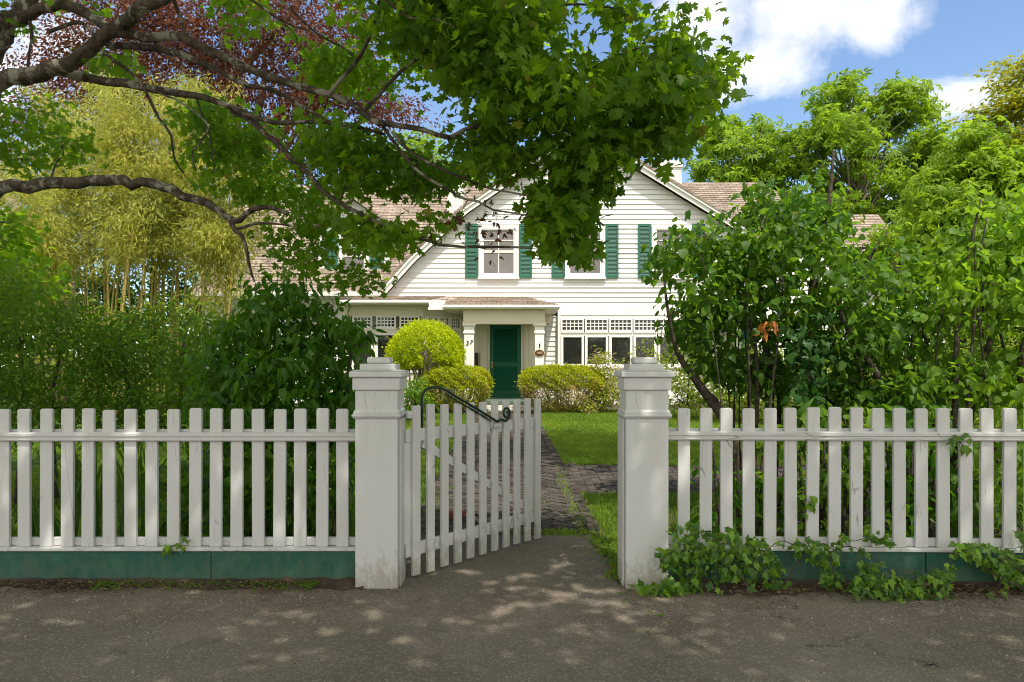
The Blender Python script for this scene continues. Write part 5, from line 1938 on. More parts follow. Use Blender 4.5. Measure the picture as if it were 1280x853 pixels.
# ------------------------------------------------------------------ bamboo
def bamboo(px, Y, h, n, spread, lean, nl, label):
    b = g_(px, Y)
    t = thing('bamboo', label, 'bamboo', b, 0, 'bamboo clumps beside the house')
    cs = []
    for i in range(n):
        a = rng.uniform(0, 6.28)
        r = spread * math.sqrt(rng.random())
        p0 = np.array([b[0] + r * math.cos(a), b[1] + r * math.sin(a), b[2] - 0.05])
        hh = h * rng.uniform(0.7, 1.05)
        dx = lean + rng.normal() * 0.5
        dyy = rng.normal() * 0.4
        pts = [p0 + np.array([dx * t_ ** 2.2, dyy * t_ ** 2.2, hh * (t_ - 0.10 * t_ ** 3)]) for t_ in np.linspace(0, 1, 9)]
        rad = np.linspace(0.030, 0.007, 9) * rng.uniform(0.7, 1.2)
        mbc = MB()
        mbc.tube(pts, rad, 6)
        for q in range(1, 8):
            for s_ in (0.0, 0.5):
                k = q + s_
                a0 = pts[int(k)] * (1 - s_) + pts[min(8, int(k) + 1)] * s_
                mbc.tube([a0, a0 + np.array([0, 0, 0.02])], rad[q] * 1.3, 6)
        mbc.build('culm', M['culm'], t, smooth=True)
        pa = np.array(pts)
        for q in range(int(nl * 0.42)):
            tt = 0.56 + 0.46 * rng.random() ** 0.85
            tt = min(tt, 1.0)
            k = tt * 8
            i0 = min(7, int(k))
            c = pa[i0] * (1 - (k - i0)) + pa[i0 + 1] * (k - i0)
            cs.append(c + rng.normal(size=3) * np.array([0.34, 0.34, 0.18]) * (1.15 - 0.5 * tt))
    P, Nn, D = spray(np.array(cs), 60, 0.19, up=0.5, outw=0.5, rnd=0.6, flat=0.55, droop=0.6)
    ok = P[:, 2] > gz(P[:, 0], P[:, 1]) + 0.05
    P, Nn, D = P[ok], Nn[ok], D[ok]
    leaves('foliage', M['bamboo'], t, P, Nn, D, rng.uniform(0.09, 0.18, len(P)), T_LANCE)


bamboo(55, 16.5, 5.9, 13, 0.5, -0.3, 52, 'leftmost clump of yellow-green bamboo, shortest of the row')
bamboo(105, 17.5, 8.7, 14, 0.55, -0.2, 60, 'tall yellow-green bamboo clump second from the left')
bamboo(160, 16.2, 8.2, 14, 0.55, 0.1, 60, 'bamboo clump in the middle of the row with golden stems')
bamboo(215, 17.4, 8.8, 14, 0.55, 0.3, 60, 'tallest golden bamboo clump right of the middle')
bamboo(268, 16.4, 6.4, 13, 0.5, 0.3, 52, 'bamboo clump nearest the house at the right end of the row')


# ------------------------------------------------------------------ shrubs behind the fence
def shrub(name, label, cat, stems, leafm, regions, tpl, size, bark=None, group=None, kw=None, twig_r=0.008, base=None, extra=None, loose=1.0):
    """regions: (polygon, clusters, y0, y1, leaves per cluster, spread); stems: lists of ((x, y, z), radius)"""
    base = base or stems[0][0][0]
    t = thing(name, label, cat, tuple(base), 0, group)
    mb = MB()
    nodes, nr = [], []
    if extra:
        x0_, x1_, y0_, y1_, top_, k_ = extra
        stems = list(stems)
        for i_ in range(k_):
            Y_ = rng.uniform(y0_, y1_)
            pa_ = rng.uniform(x0_, x1_)
            pb_ = pa_ + rng.normal() * 28
            tp_ = top_ + abs(rng.normal()) * 60
            w_ = rng.uniform(2.5, 6)
            gy_ = ground_px(pa_, Y_) + 5
            stems += stems_px([(pa_, gy_, Y_, w_), (pa_ * 0.6 + pb_ * 0.4 + rng.normal() * 5, gy_ * 0.6 + tp_ * 0.4, Y_, w_ * 0.8), (pb_ + rng.normal() * 5, gy_ * 0.2 + tp_ * 0.8, Y_, w_ * 0.5), (pb_ + rng.normal() * 14, tp_, Y_, 1.5)])
    for st in stems:
        P, r = spline([p for p, q in st], [q for p, q in st], 0.12)
        mb.tube(P, r, 7, 0.04)
        for p, q in zip(P[1:], r[1:]):
            nodes.append(p)
            nr.append(q)
    Ps, Ns, Ds = [], [], []
    kw = kw or {}
    for poly, n, y0, y1, per, spd in regions:
        c = volume(poly, int(n * loose), y0, y1, 1.0, 0.25, 14 if loose < 1 else 0)
        c = c[c[:, 2] > gz(c[:, 0], c[:, 1]) + 0.04]
        grow(mb, nodes, nr, c, twig_r, 4, 0.04)
        P, Nn, D = spray(c, per / loose, spd * (1.25 if loose < 1 else 1), **kw)
        ok = P[:, 2] > gz(P[:, 0], P[:, 1]) + 0.01
        Ps.append(P[ok])
        Ns.append(Nn[ok])
        Ds.append(D[ok])
    mb.build('stem', bark or M['bark_brown'], t, smooth=True)
    P, Nn, D = map(np.concatenate, (Ps, Ns, Ds))
    leaves('foliage', leafm, t, P, Nn, D, rng.uniform(size[0], size[1], len(P)), tpl)
    return t


def stems_px(*lists):
    out = []
    for lst in lists:
        st = []
        for px, py, Y, w in lst:
            st.append((tuple(at(px, py, Y)), w / 2 / F * Y))
        out.append(st)
    return out


def ground_px(px, Y):
    x = (px - CX) / F * Y
    return CY + F * (EYE - float(gz(x, Y))) / Y


def gs(px, Y, w):
    return (px, ground_px(px, Y) + 6, Y, w)


K = dict(up=0.5, outw=0.5, rnd=0.5, flat=0.62, droop=0.6)
# right side: three big shrubs with heart-shaped leaves
shrub('leafy_shrub', 'tall heart-leaved shrub with arching stems right beside the right gate post', 'shrub',
      stems_px([gs(930, 7.0, 16), (915, 545, 7, 14), (885, 497, 7.0, 12), (862, 465, 6.9, 9), (846, 440, 6.8, 6), (835, 390, 6.7, 4), (828, 330, 6.7, 2)],
               [gs(935, 7.2, 10), (905, 520, 7.2, 8), (872, 480, 7.2, 5), (850, 450, 7.2, 3)],
               [gs(960, 7.1, 14), (962, 500, 7.1, 11), (955, 400, 7.1, 8), (950, 320, 7.1, 5), (985, 240, 7.0, 3)],
               [gs(965, 7.3, 9), (975, 470, 7.3, 6), (960, 420, 7.2, 4), (915, 360, 7.1, 3), (900, 300, 7.0, 2)],
               [gs(940, 6.8, 7), (946, 450, 6.8, 5), (925, 380, 6.8, 3), (880, 290, 6.9, 2)]),
      M['lilac'],
      [([(818, 300), (845, 275), (880, 270), (905, 290), (930, 260), (940, 330), (930, 400), (900, 440), (860, 440), (826, 425), (836, 380), (815, 350)], 140, 6.4, 7.6, 10, 0.10),
       ([(900, 295), (910, 250), (935, 232), (955, 205), (978, 245), (1005, 222), (1030, 190), (1052, 240), (1040, 320), (1020, 420), (960, 440), (925, 420)], 220, 6.3, 7.8, 10, 0.10),
       ([(835, 420), (1000, 430), (1000, 505), (930, 500), (880, 470), (846, 455)], 90, 6.6, 7.8, 10, 0.10)],
      T_HEART, (0.045, 0.108), group='tall shrubs behind the right fence', kw=K, extra=(860, 1000, 6.5, 7.6, 265, 7), loose=0.6)
shrub('leafy_shrub', 'tall shrub whose middle trunk is wrapped in dark ivy behind the right fence', 'shrub',
      stems_px([gs(1022, 6.9, 18), (1016, 520, 6.9, 15), (1012, 420, 6.9, 12), (1020, 330, 6.9, 9), (1036, 250, 6.9, 6), (1042, 190, 6.9, 3)],
               [gs(1132, 6.6, 12), (1128, 515, 6.6, 11), (1106, 482, 6.6, 9), (1078, 440, 6.6, 7), (1055, 400, 6.6, 5), (1050, 385, 6.6, 4)],
               [gs(1060, 7.2, 10), (1070, 440, 7.2, 7), (1080, 340, 7.1, 5), (1110, 290, 7.0, 3)]),
      M['lilac'],
      [([(1000, 330), (1030, 225), (1056, 232), (1066, 300), (1085, 268), (1105, 310), (1135, 285), (1165, 330), (1150, 460), (1090, 480), (1010, 470)], 270, 6.3, 7.8, 10, 0.11),
       ([(1010, 470), (1150, 460), (1150, 520), (1000, 520)], 100, 6.2, 7.6, 10, 0.11)],
      T_HEART, (0.042, 0.105), group='tall shrubs behind the right fence', kw=K, extra=(1010, 1140, 6.4, 7.6, 280, 6), loose=0.6)
shrub('leafy_shrub', 'tall loose shrub with thin dark stems at the right edge behind the fence', 'shrub',
      stems_px([gs(1190, 6.6, 9), (1194, 500, 6.6, 8), (1198, 400, 6.6, 6), (1210, 320, 6.6, 4), (1226, 250, 6.6, 2)],
               [gs(1200, 6.9, 11), (1215, 500, 6.9, 9), (1240, 420, 6.9, 7), (1256, 360, 6.9, 5), (1262, 300, 6.9, 3)],
               [gs(1300, 6.6, 9), (1275, 470, 6.6, 7), (1290, 400, 6.6, 5), (1310, 300, 6.6, 3)],
               [gs(1180, 7.2, 7), (1165, 460, 7.2, 5), (1140, 380, 7.2, 3), (1120, 310, 7.2, 2)]),
      M['lilac_light'],
      [([(1130, 335), (1160, 280), (1185, 300), (1205, 222), (1228, 232), (1246, 290), (1270, 220), (1340, 205), (1340, 400), (1300, 430), (1220, 420), (1140, 430)], 270, 6.0, 7.7, 10, 0.12),
       ([(1130, 430), (1340, 420), (1340, 520), (1130, 520)], 150, 6.0, 7.6, 10, 0.12)],
      T_HEART, (0.042, 0.105), group='tall shrubs behind the right fence', kw=K, extra=(1140, 1320, 6.2, 7.6, 260, 9), loose=0.6)
# dark ivy on the middle trunk
iv = thing('trunk_ivy', 'dark ivy hanging round the trunk of the middle shrub behind the right fence', 'ivy', g_(1020, 6.85))
mbv = MB()
vp = [at(1018, 560, 6.8), at(1012, 500, 6.78), at(1010, 440, 6.78), at(1012, 390, 6.8)]
P_, R_ = spline(vp, [0.012, 0.012, 0.009, 0.005], 0.1)
mbv.tube(P_, R_, 5)
vc = volume([(985, 400), (1015, 380), (1045, 400), (1035, 480), (1030, 560), (1005, 560), (990, 470)], 60, 6.4, 6.95)
grow(mbv, P_, R_, vc, 0.005, 4)
mbv.build('vine', M['bark_brown'], iv)
P, Nn, D = spray(vc, 8, 0.06, up=0.15, outw=0.5, rnd=0.4, droop=1.4)
Nn[:, 1] -= 0.6
leaves('foliage', M['ivy_dark'], iv, P, Nn, D, rng.uniform(0.06, 0.11, len(P)), T_IVY)
# rusty leaves on one twig
P, Nn, D = spray(np.array([tuple(at(958, 408, 6.3)), tuple(at(964, 405, 6.3)), tuple(at(953, 414, 6.3))]), 5, 0.03, rnd=0.8, droop=1.2)
pb = MB()
pb.tube([at(966, 432, 6.8), at(962, 415, 6.5), at(956, 404, 6.3)], [0.006, 0.005, 0.003], 5)
rt = thing('rusty_twig', 'twig of withered orange leaves in the shrub right of the gate', 'twig', tuple(at(966, 432, 6.8)))
pb.build('twig', M['bark_brown'], rt)
leaves('foliage', M['orange'], rt, P, Nn, D, rng.uniform(0.05, 0.085, len(P)), T_OVATE)

# understorey behind the right fence
for (x0, x1, lab, seed) in ((870, 975, 'low broad-leaved undergrowth behind the first pickets of the right fence', 0), (975, 1085, 'low dark undergrowth behind the middle of the right fence', 1), (1085, 1195, 'low lush undergrowth behind the right fence below the looping vine leaf', 2), (1195, 1330, 'low undergrowth at the right edge behind the fence', 3)):
    xm = (x0 + x1) / 2
    shrub('undergrowth_shrub', lab, 'shrub', stems_px(*[[gs(xm + k * 22, 6.2, 5), (xm + k * 28, 600, 6.2, 4), (xm + k * 34, 540, 6.2, 2)] for k in (-1, 0, 1, 2)]),
          M['shrub_mid'] if seed % 2 else M['shrub_dark'], [([(x0, 540 if seed else 590), (xm, 500 if seed else 560), (x1, 520), (x1, 700), (x0, 700)], 62 if seed else 30, 5.5, 7.0, 9, 0.10)], T_OVATE, (0.09, 0.16), group='undergrowth behind the right fence', kw=K)
# sunny bushes farther back on the right, seen under the shrubs
for px, Y, rx, h, lab in ((858, 16, 1.3, 1.75, 'sunlit yellow-green bush seen just right of the right gate post'), (935, 15.5, 1.3, 1.5, 'sunlit yellow-green bush glimpsed under the tall right shrubs'), (1010, 15, 1.3, 1.6, 'sunlit bush behind the ivy-wrapped trunk'), (1090, 14, 1.4, 1.7, 'sunlit bush glimpsed through stems right of the ivy trunk'), (1180, 13.5, 1.5, 1.8, 'sunlit bush behind the shrub with thin dark stems'), (1280, 13, 1.5, 1.9, 'sunlit bush at the right edge beyond the fence')):
    b = g_(px, Y)
    tree('garden_bush', lab, 'bush', b, M['bark_brown'], M['shrub_light'], [((b[0], Y, b[2] + h * 0.55), (rx, 0.9, h * 0.55), 110), ((b[0] + 0.5, Y - 0.2, b[2] + 0.35), (rx * 0.8, 0.7, 0.35), 26)], T_SMALL, (0.06, 0.11), 30, 0.15, 0.03, 'bushes in the sun along the house', twig_r=0.008)

# left side shrubs
Ks = dict(up=0.5, outw=0.5, rnd=0.6, flat=0.8, droop=0.4)
shrub('fine_shrub', 'light green fine-leaved shrub at the left edge behind the fence', 'shrub',
      stems_px([gs(20, 7.6, 8), (30, 520, 7.6, 6), (25, 420, 7.6, 3)], [gs(70, 7.8, 8), (65, 500, 7.8, 5), (85, 410, 7.8, 3)], [gs(-30, 7.6, 8), (-20, 500, 7.6, 5), (-30, 400, 7.6, 3)]),
      M['shrub_mid'], [([(-80, 330), (0, 320), (50, 350), (100, 385), (140, 420), (140, 500), (120, 545), (-80, 550)], 300, 6.8, 8.6, 34, 0.12)], T_SMALL, (0.045, 0.08), group='shrubs behind the left fence', kw=Ks)
shrub('fine_shrub', 'mid green fine-leaved shrub with white specks left of the dark shrub', 'shrub',
      stems_px([gs(170, 8.0, 8), (165, 520, 8, 6), (150, 420, 8, 3)], [gs(220, 8.0, 8), (225, 500, 8, 5), (230, 420, 8, 3)], [gs(270, 8.0, 7), (262, 500, 8, 5), (270, 430, 8, 3)]),
      M['shrub_mid'], [([(110, 410), (160, 392), (240, 385), (300, 405), (320, 470), (310, 550), (120, 550), (105, 450)], 270, 7.2, 8.8, 34, 0.12)], T_SMALL, (0.045, 0.08), group='shrubs behind the left fence', kw=Ks)
shrub('drooping_shrub', 'dark glossy shrub with drooping leaf sprays beside the left gate post', 'shrub',
      stems_px([gs(330, 6.6, 10), (335, 560, 6.6, 8), (340, 470, 6.6, 6), (345, 400, 6.6, 3)], [gs(390, 6.4, 10), (395, 550, 6.4, 8), (400, 460, 6.4, 5), (420, 400, 6.4, 3)], [gs(425, 6.3, 8), (430, 520, 6.3, 6), (440, 440, 6.3, 3)], [gs(285, 6.7, 8), (290, 540, 6.7, 6), (300, 440, 6.7, 3)]),
      M['shrub_dark'], [([(262, 440), (300, 395), (360, 375), (405, 392), (432, 405), (445, 432), (440, 470), (455, 520), (440, 560), (270, 560), (255, 500)], 330, 5.7, 7.2, 12, 0.10),
                        ([(255, 540), (440, 540), (436, 690), (200, 690), (215, 600)], 130, 5.5, 6.8, 11, 0.11),
                        ([(425, 405), (448, 392), (466, 412), (458, 445), (440, 430)], 9, 5.8, 6.2, 8, 0.05),
                        ([(300, 395), (315, 352), (350, 342), (395, 352), (425, 362), (432, 388), (400, 400)], 30, 6.0, 6.9, 10, 0.09)],
      T_OVATE, (0.07, 0.12), group='shrubs behind the left fence', kw=dict(up=0.4, outw=0.6, rnd=0.45, flat=0.7, droop=0.9))
shrub('light_bush', 'sunlit yellow-green bush in front of the bamboo stems', 'bush',
      stems_px([gs(160, 11.5, 5), (165, 420, 11.5, 3), (170, 390, 11.5, 2)], [gs(240, 11.5, 5), (245, 420, 11.5, 3), (250, 390, 11.5, 2)], [gs(80, 11.5, 5), (85, 420, 11.5, 3), (90, 390, 11.5, 2)]),
      M['shrub_light'], [([(40, 400), (90, 385), (150, 392), (200, 375), (260, 380), (300, 392), (310, 470), (40, 470)], 120, 10.5, 12.5, 24, 0.15)], T_SMALL, (0.05, 0.1), kw=Ks)
tree('young_maple', 'young maple with fresh green leaves at the left edge under the low limb', 'tree', g_(-60, 8.8), M['bark_brown'], M['maple'],
     lumps_px([(-20, 300, 8.8, 60, 50, 0.8, 26), (20, 350, 8.6, 50, 50, 0.8, 22), (-60, 360, 8.6, 60, 60, 0.8, 20)]), T_MAPLE_S, (0.08, 0.13), 18, 0.16, 0.06, None, twig_r=0.01)
# leaning grey dead trunk on the left
dt = MB()
P_, R_ = spline([g_(55, 20), at(85, 330, 20), at(45, 295, 20), at(18, 258, 20), at(-20, 200, 20)], [0.28, 0.22, 0.2, 0.17, 0.12], 0.3)
dt.tube(P_, R_, 9, 0.04)
P_, R_ = spline([at(75, 340, 20), at(62, 315, 20), at(20, 308, 20)], [0.1, 0.08, 0.05], 0.3)
dt.tube(P_, R_, 7, 0.04)
P_, R_ = spline([at(150, 180, 20.5), at(150, 140, 20.5), at(140, 120, 20.5), at(128, 108, 20.5)], [0.09, 0.1, 0.08, 0.04], 0.2)
tag(dt.build('dead_trunk', M['bark_pale'], smooth=True, base=g_(55, 20)), 'leaning pale grey trunk left of the bamboo', 'tree trunk')

# iris clumps and low plants behind the left pickets
def blade_clump(name, label, cat, px, Y, n, h, mat, group):
    b = g_(px, Y)
    t = thing(name, label, cat, b, 0, group)
    mb = MB()
    for i in range(n):
        a = rng.normal() * 0.6
        x = b[0] + rng.normal() * 0.10
        y = b[1] + rng.normal() * 0.07
        hh = h * rng.uniform(0.6, 1.1)
        dx, dy_ = math.sin(a) * hh * 0.4, rng.normal() * hh * 0.15
        wv = rng.uniform(0.010, 0.018)
        vs = []
        for k in range(6):
            q = k / 5
            w = wv * (1 - q ** 2.5) + 0.0005
            c = (x + dx * q ** 1.8, y + dy_ * q ** 1.8, b[2] + hh * (q - 0.12 * q ** 3))
            vs += [(c[0] - w, c[1] + w * 0.3 * math.cos(i), c[2]), (c[0] + w, c[1] - w * 0.3 * math.cos(i), c[2])]
        mb.add(vs, [(2 * k, 2 * k + 1, 2 * k + 3, 2 * k + 2) for k in range(5)])
    mb.build('foliage', mat, t)


for px, Y, n, h, lab in ((45, 5.75, 16, 0.62, 'clump of upright iris blades behind the second left picket'), (78, 5.6, 18, 0.75, 'tall clump of iris blades behind the left fence between lawn gaps'), (128, 5.7, 14, 0.72, 'iris clump leaning right behind the left fence'), (158, 5.6, 10, 0.55, 'small iris clump nearest the dark undergrowth on the left')):
    blade_clump('iris_plant', lab, 'iris', px, Y, n, h, M['iris'], 'iris clumps behind the left fence')
for px, Y, lab in ((105, 7.0, 'arching bright grass tuft above the left fence rail'), (170, 7.2, 'arching grass tuft above the rail near the white-specked shrub')):
    b = g_(px, Y)
    blade_clump('grass_tuft', lab, 'plant', px, Y, 34, 0.95, M['shrub_mid'], 'grass tufts behind the left fence')
for i, (px, lab) in enumerate(((215, 'low leafy plant behind the left fence next to the iris'), (262, 'low dark plant behind the middle of the left fence'), (318, 'low broad-leaved plant behind the left fence under the dark shrub'), (372, 'low plant behind the left fence short of the post'), (418, 'low plant tucked beside the left gate post'))):
    shrub('low_plant', lab, 'plant', stems_px([gs(px, 5.6, 4), (px, 650, 5.6, 3), (px + 4, 620, 5.6, 2)], [gs(px - 14, 5.6, 3), (px - 18, 655, 5.6, 2)]),
          M['shrub_mid'] if i % 2 == 0 else M['shrub_dark'], [([(px - 26, 600), (px, 560), (px + 26, 600), (px + 28, 690), (px - 28, 690)], 20, 5.35, 6.0, 8, 0.08)], T_HEART if i in (1, 2) else T_OVATE, (0.07, 0.13), group='low plants behind the left fence', kw=K)

# ------------------------------------------------------------------ clipped shrubs by the door
def clipped(name, label, cx, cy, rx, ry, z0, z1, n, mat, brown, power=3.5, size=(0.035, 0.07), group=None):
    """box-like rounded hedge: short twiggy leaves on the surface of a superellipsoid with an uneven skin"""
    b = (cx, cy, float(gz(cx, cy)))
    t = thing(name, label, 'hedge', b, 0, group)
    d = rng.normal(size=(n, 3))
    d[:, 2] = np.abs(d[:, 2]) * np.where(rng.random(n) < 0.75, 1, -1)
    k = (np.abs(d) ** power).sum(1) ** (1 / power)
    d = d / k[:, None]
    rr = np.array([rx, ry, (z1 - z0) / 2])
    ang = np.arctan2(d[:, 1], d[:, 0])
    lump = 1 + 0.055 * np.sin(ang * 7 + d[:, 2] * 5) + 0.04 * np.sin(ang * 17 + d[:, 2] * 13) + 0.025 * np.sin(ang * 29 + d[:, 2] * 31)
    dep = 1 - np.abs(rng.normal(size=n)) * 0.08 + (rng.random(n) < 0.03) * rng.uniform(0.02, 0.12, n)
    narrow = 1 - 0.22 * np.clip(-d[:, 2], 0, 1) ** 1.5
    P = np.array([cx, cy, (z0 + z1) / 2]) + d * rr * (lump * dep)[:, None] * np.stack([narrow, narrow, np.ones(n)], 1)
    Nn = unit(d / rr) * 0.5 + rng.normal(size=(n, 3)) * 0.6
    D = unit(d / rr) + rng.normal(size=(n, 3)) * 0.5 + np.array([0, 0, 0.5])
    lowf = np.clip(0.72 - d[:, 2] * 1.3, 0, 1) * 0.85
    br = rng.random(n) < lowf * brown
    leaves('foliage', mat, t, P[~br], Nn[~br], D[~br], rng.uniform(size[0], size[1], (~br).sum()), T_SMALL)
    if br.any():
        o = leaves('foliage', M['hedge_brown'], t, P[br], Nn[br], D[br], rng.uniform(size[0], size[1], br.sum()), T_SMALL)
        o['label'] = 'tan bare patches low on the clipped shrub'
    mb = MB()
    core = []
    for i in range(40):
        dd = unit(rng.normal(size=3))
        e = np.array([cx, cy, (z0 + z1) / 2]) + dd / ((np.abs(dd) ** power).sum() ** (1 / power)) * rr * 0.88
        s_ = np.array([cx + dd[0] * 0.5 * rx, cy, b[2] - 0.05])
        P_, R_ = spline([s_, s_ * 0.5 + e * 0.5 + rng.normal(size=3) * 0.05, e], [0.02, 0.014, 0.006], 0.15)
        mb.tube(P_, R_, 5)
    mb.build('stem', M['twig'], t)
    return t


clipped('clipped_hedge', 'low clipped hedge left of the green door in front of the steps', -1.34, 17.4, 0.80, 0.65, 0.50, 1.46, 20000, M['hedge'], 0.25, group='clipped hedges by the door')
clipped('clipped_hedge', 'long clipped hedge right of the green door, brown and bare at its base', 1.24, 17.5, 1.0, 0.7, 0.42, 1.48, 26000, M['hedge'], 0.95, group='clipped hedges by the door')
# ball topiary
b = (-2.12, 17.7, float(gz(-2.1, 17.7)))
tp = thing('topiary_ball', 'bright yellow-green clipped ball shrub on bare twisted stems', 'topiary', b)
n = 24000
d = unit(rng.normal(size=(n, 3)))
d[:, 2] = np.where(d[:, 2] < -0.35, -0.35 * rng.random(n), d[:, 2])
ang = np.arctan2(d[:, 1], d[:, 0])
lump = 1 + 0.035 * np.sin(ang * 6 + d[:, 2] * 5) + 0.035 * np.sin(ang * 15 + d[:, 2] * 11) + 0.02 * np.sin(ang * 31 + d[:, 2] * 27)
dep = 1 - np.abs(rng.normal(size=n)) * 0.09 + (rng.random(n) < 0.02) * rng.uniform(0.02, 0.1, n)
P = np.array([-2.12, 17.7, 1.72]) + d * np.array([0.92, 0.85, 0.88]) * (lump * dep)[:, None]
hole = np.zeros(n, bool)
for hx_, hz_, r_ in ((-1.95, 1.42, 0.18), (-2.25, 1.35, 0.15), (-1.6, 1.42, 0.18), (-2.05, 1.78, 0.09), (-2.0, 1.62, 0.11), (-1.75, 1.5, 0.1)):
    hole |= (np.hypot(P[:, 0] - hx_, (P[:, 2] - hz_) * 0.8) < r_) & (P[:, 1] < 17.7)
P, d2 = P[~hole], d[~hole]
Nn = d2 * 0.5 + rng.normal(size=P.shape) * 0.6
D = d2 + rng.normal(size=P.shape) * 0.5 + np.array([0, 0, 0.4])
leaves('foliage', M['topiary'], tp, P, Nn, D, rng.uniform(0.04, 0.08, len(P)), T_SMALL)
mb = MB()
for i in range(34):
    a = rng.uniform(0, 6.28)
    r = math.sqrt(rng.random()) * 0.75
    e = np.array([-2.12 + r * math.cos(a), 17.7 + r * math.sin(a) * 0.9, 1.55 + (1 - r) * 0.7])
    s_ = np.array([-2.1 + 0.16 * rng.normal(), 17.65 + 0.1 * rng.normal(), 0.3])
    m_ = s_ * 0.5 + e * 0.5 + np.array([rng.normal() * 0.1, rng.normal() * 0.08, -0.08])
    P_, R_ = spline([s_, m_, e], [0.035, 0.026, 0.010], 0.12)
    mb.tube(P_, R_, 6, 0.05)
mb.build('stem', M['twig'], tp, smooth=True)
# leafy base plants left of the hedge
b = g_(519, 15.5)
tree('garden_bush', 'green leafy bush right behind the left gate post', 'bush', b, M['bark_brown'], M['shrub_mid'], [((b[0], 15.5, 0.75), (0.45, 0.4, 0.5), 44)], T_OVATE, (0.06, 0.1), 22, 0.1, 0.03, 'bushes in the sun along the house', twig_r=0.006)
# azalea
b = g_(752, 17.3)
tree('azalea', 'pink-flecked loose azalea in front of the ground-floor windows', 'bush', b, M['twig'], M['azalea'], [((2.25, 17.3, 1.15), (0.55, 0.5, 0.62), 80), ((2.55, 17.2, 0.85), (0.55, 0.5, 0.5), 60), ((1.95, 17.1, 0.65), (0.4, 0.4, 0.35), 26), ((2.15, 17.3, 1.7), (0.22, 0.2, 0.22), 12)], T_SMALL, (0.05, 0.09), 24, 0.10, 0.03, None, twig_r=0.008, height=1.2)

# ------------------------------------------------------------------ ivy on the fence
def ivy(label, pathpts, regions, stems=6, group='ivy along the right fence', dark=0.3, loc=None, runners=0):
    """pathpts: base in pixels+depth; regions: (polygon, leaves, y0, y1)"""
    t = thing('ivy_plant', label, 'ivy', loc or tuple(at(*pathpts[0])), 0, group)
    mb = MB()
    P_, R_ = spline([at(*p) for p in pathpts], [0.005] * len(pathpts), 0.05)
    mb.tube(P_, R_, 5)
    Ps = []
    for poly, n, y0, y1 in regions:
        c = volume(poly, int(n * 1.7), y0, y1, 0.8, 0.03)
        c[:, 2] = np.maximum(c[:, 2], 0.03)
        Ps.append(c)
        sub = c[:: max(1, len(c) // 26)]
        grow(mb, P_, R_, sub, 0.004, 4, 0.1)
    for i_ in range(runners):
        q = np.concatenate(Ps)[rng.integers(len(Ps[0]))]
        dx_ = rng.choice([-1, 1]) * rng.uniform(0.12, 0.4)
        rp = [q, q + np.array([dx_ * 0.3, -0.02, 0.03]), q + np.array([dx_ * 0.7, -0.05, -0.06]), q + np.array([dx_, -0.05, -0.12])]
        rp = [np.array([a_[0], a_[1], max(a_[2], 0.012)]) for a_ in rp]
        P__, R__ = spline(rp, [0.003, 0.003, 0.0025, 0.0015], 0.03)
        mb.tube(P__, R__, 4)
        Ps.append(P__[::2] + rng.normal(size=P__[::2].shape) * 0.012)
    mb.build('vine', M['bark_brown'], t)
    P = np.concatenate(Ps)
    n = len(P)
    Nn = np.array([0, -0.8, 0.45]) + rng.normal(size=(n, 3)) * 0.4
    D = np.array([0, -0.2, -0.8]) + rng.normal(size=(n, 3)) * 0.6
    leaves('foliage', M['ivy'], t, P, Nn, D, rng.uniform(0.030, 0.068, n), T_IVY, flat_rnd=rng.random(n) ** (1.0 + dark * 2))
    return t


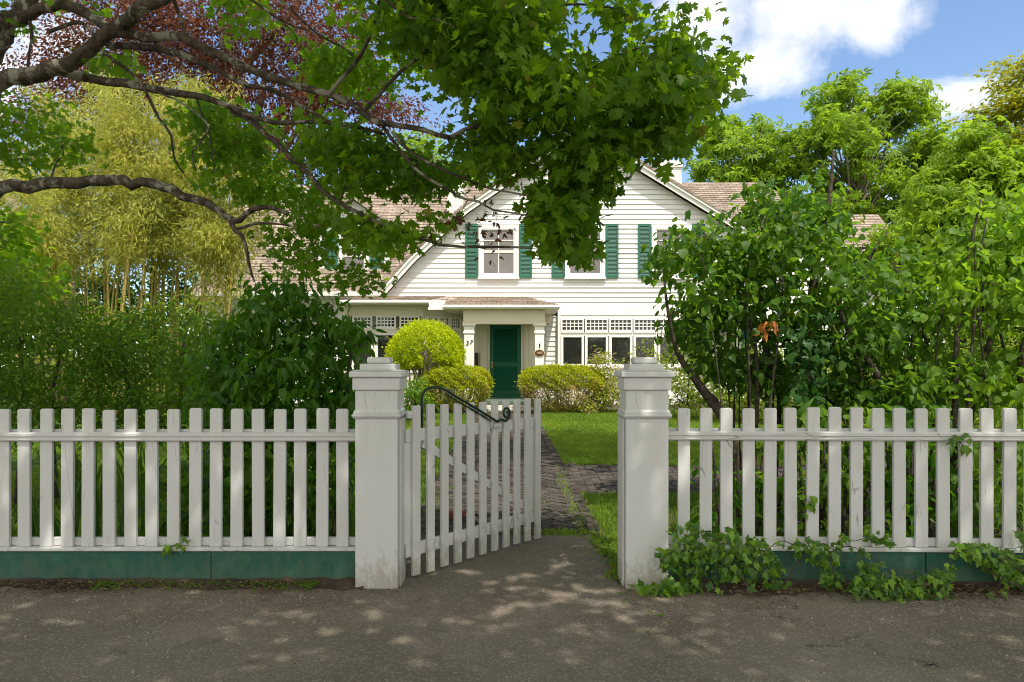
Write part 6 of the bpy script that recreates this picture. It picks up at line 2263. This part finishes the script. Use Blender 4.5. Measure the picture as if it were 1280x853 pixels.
ivy('thick ivy mass at the foot of the right gate post', [(850, 735, 4.8), (870, 700, 4.85), (900, 680, 4.87), (960, 690, 4.86)],
    [([(846, 655), (866, 650), (880, 668), (910, 660), (930, 672), (950, 668), (975, 700), (985, 735), (950, 738), (930, 720), (880, 728), (868, 750), (845, 745), (850, 715), (826, 700), (838, 680)], 270, 4.62, 4.92),
     ([(795, 732), (840, 725), (860, 735), (840, 745), (800, 742)], 40, 4.6, 4.8),
     ([(818, 690), (845, 680), (845, 705), (828, 715)], 14, 4.7, 4.82)], runners=11)
ivy('trailing ivy over the sill left of the middle of the right baseboard', [(975, 738, 4.78), (1000, 700, 4.83), (1030, 680, 4.86), (1045, 720, 4.78)],
    [([(985, 685), (1010, 670), (1030, 680), (1060, 672), (1045, 700), (1050, 735), (1030, 738), (1020, 705)], 70, 4.66, 4.9), ([(1080, 672), (1110, 665), (1115, 680), (1090, 684)], 16, 4.75, 4.86)], runners=3)
ivy('low ivy mound lying on the asphalt below the right baseboard', [(1050, 742, 4.72), (1100, 735, 4.72), (1150, 738, 4.7)],
    [([(1060, 735), (1080, 712), (1120, 722), (1160, 715), (1190, 705), (1195, 725), (1180, 745), (1130, 752), (1070, 745)], 125, 4.5, 4.78), ([(1070, 700), (1095, 705), (1090, 725), (1070, 725)], 24, 4.7, 4.8)], runners=10)
ivy('ivy sweeping down over the baseboard at the right edge', [(1195, 680, 4.83), (1225, 705, 4.78), (1260, 728, 4.72), (1300, 740, 4.7)],
    [([(1188, 678), (1225, 676), (1262, 690), (1300, 712), (1300, 745), (1262, 730), (1235, 712), (1215, 700), (1195, 692)], 150, 4.64, 4.88), ([(1268, 665), (1300, 665), (1300, 690), (1275, 685)], 16, 4.75, 4.86)], runners=8)
ivy('small ivy sprig between two pickets in the middle of the right fence', [(1003, 650, 4.95), (1008, 635, 4.92), (1016, 625, 4.9)],
    [([(998, 628), (1014, 618), (1024, 626), (1016, 640), (1004, 645)], 11, 4.86, 4.93)], dark=0)
ivy('vine sprig of pale leaves poking over the right fence rail', [(1205, 570, 4.98), (1200, 552, 4.9), (1192, 546, 4.87)],
    [([(1184, 548), (1198, 540), (1214, 546), (1212, 562), (1196, 560)], 10, 4.82, 4.87)], dark=0)
ivy('tiny green sprig on the sill of the left fence', [(232, 690, 4.95), (222, 682, 4.93), (210, 684, 4.92)],
    [([(206, 680), (214, 676), (216, 686), (208, 690)], 4, 4.9, 4.93), ([(218, 680), (232, 676), (236, 684), (222, 688)], 5, 4.9, 4.93)], group=None, dark=0)

bpy.context.view_layer.update()
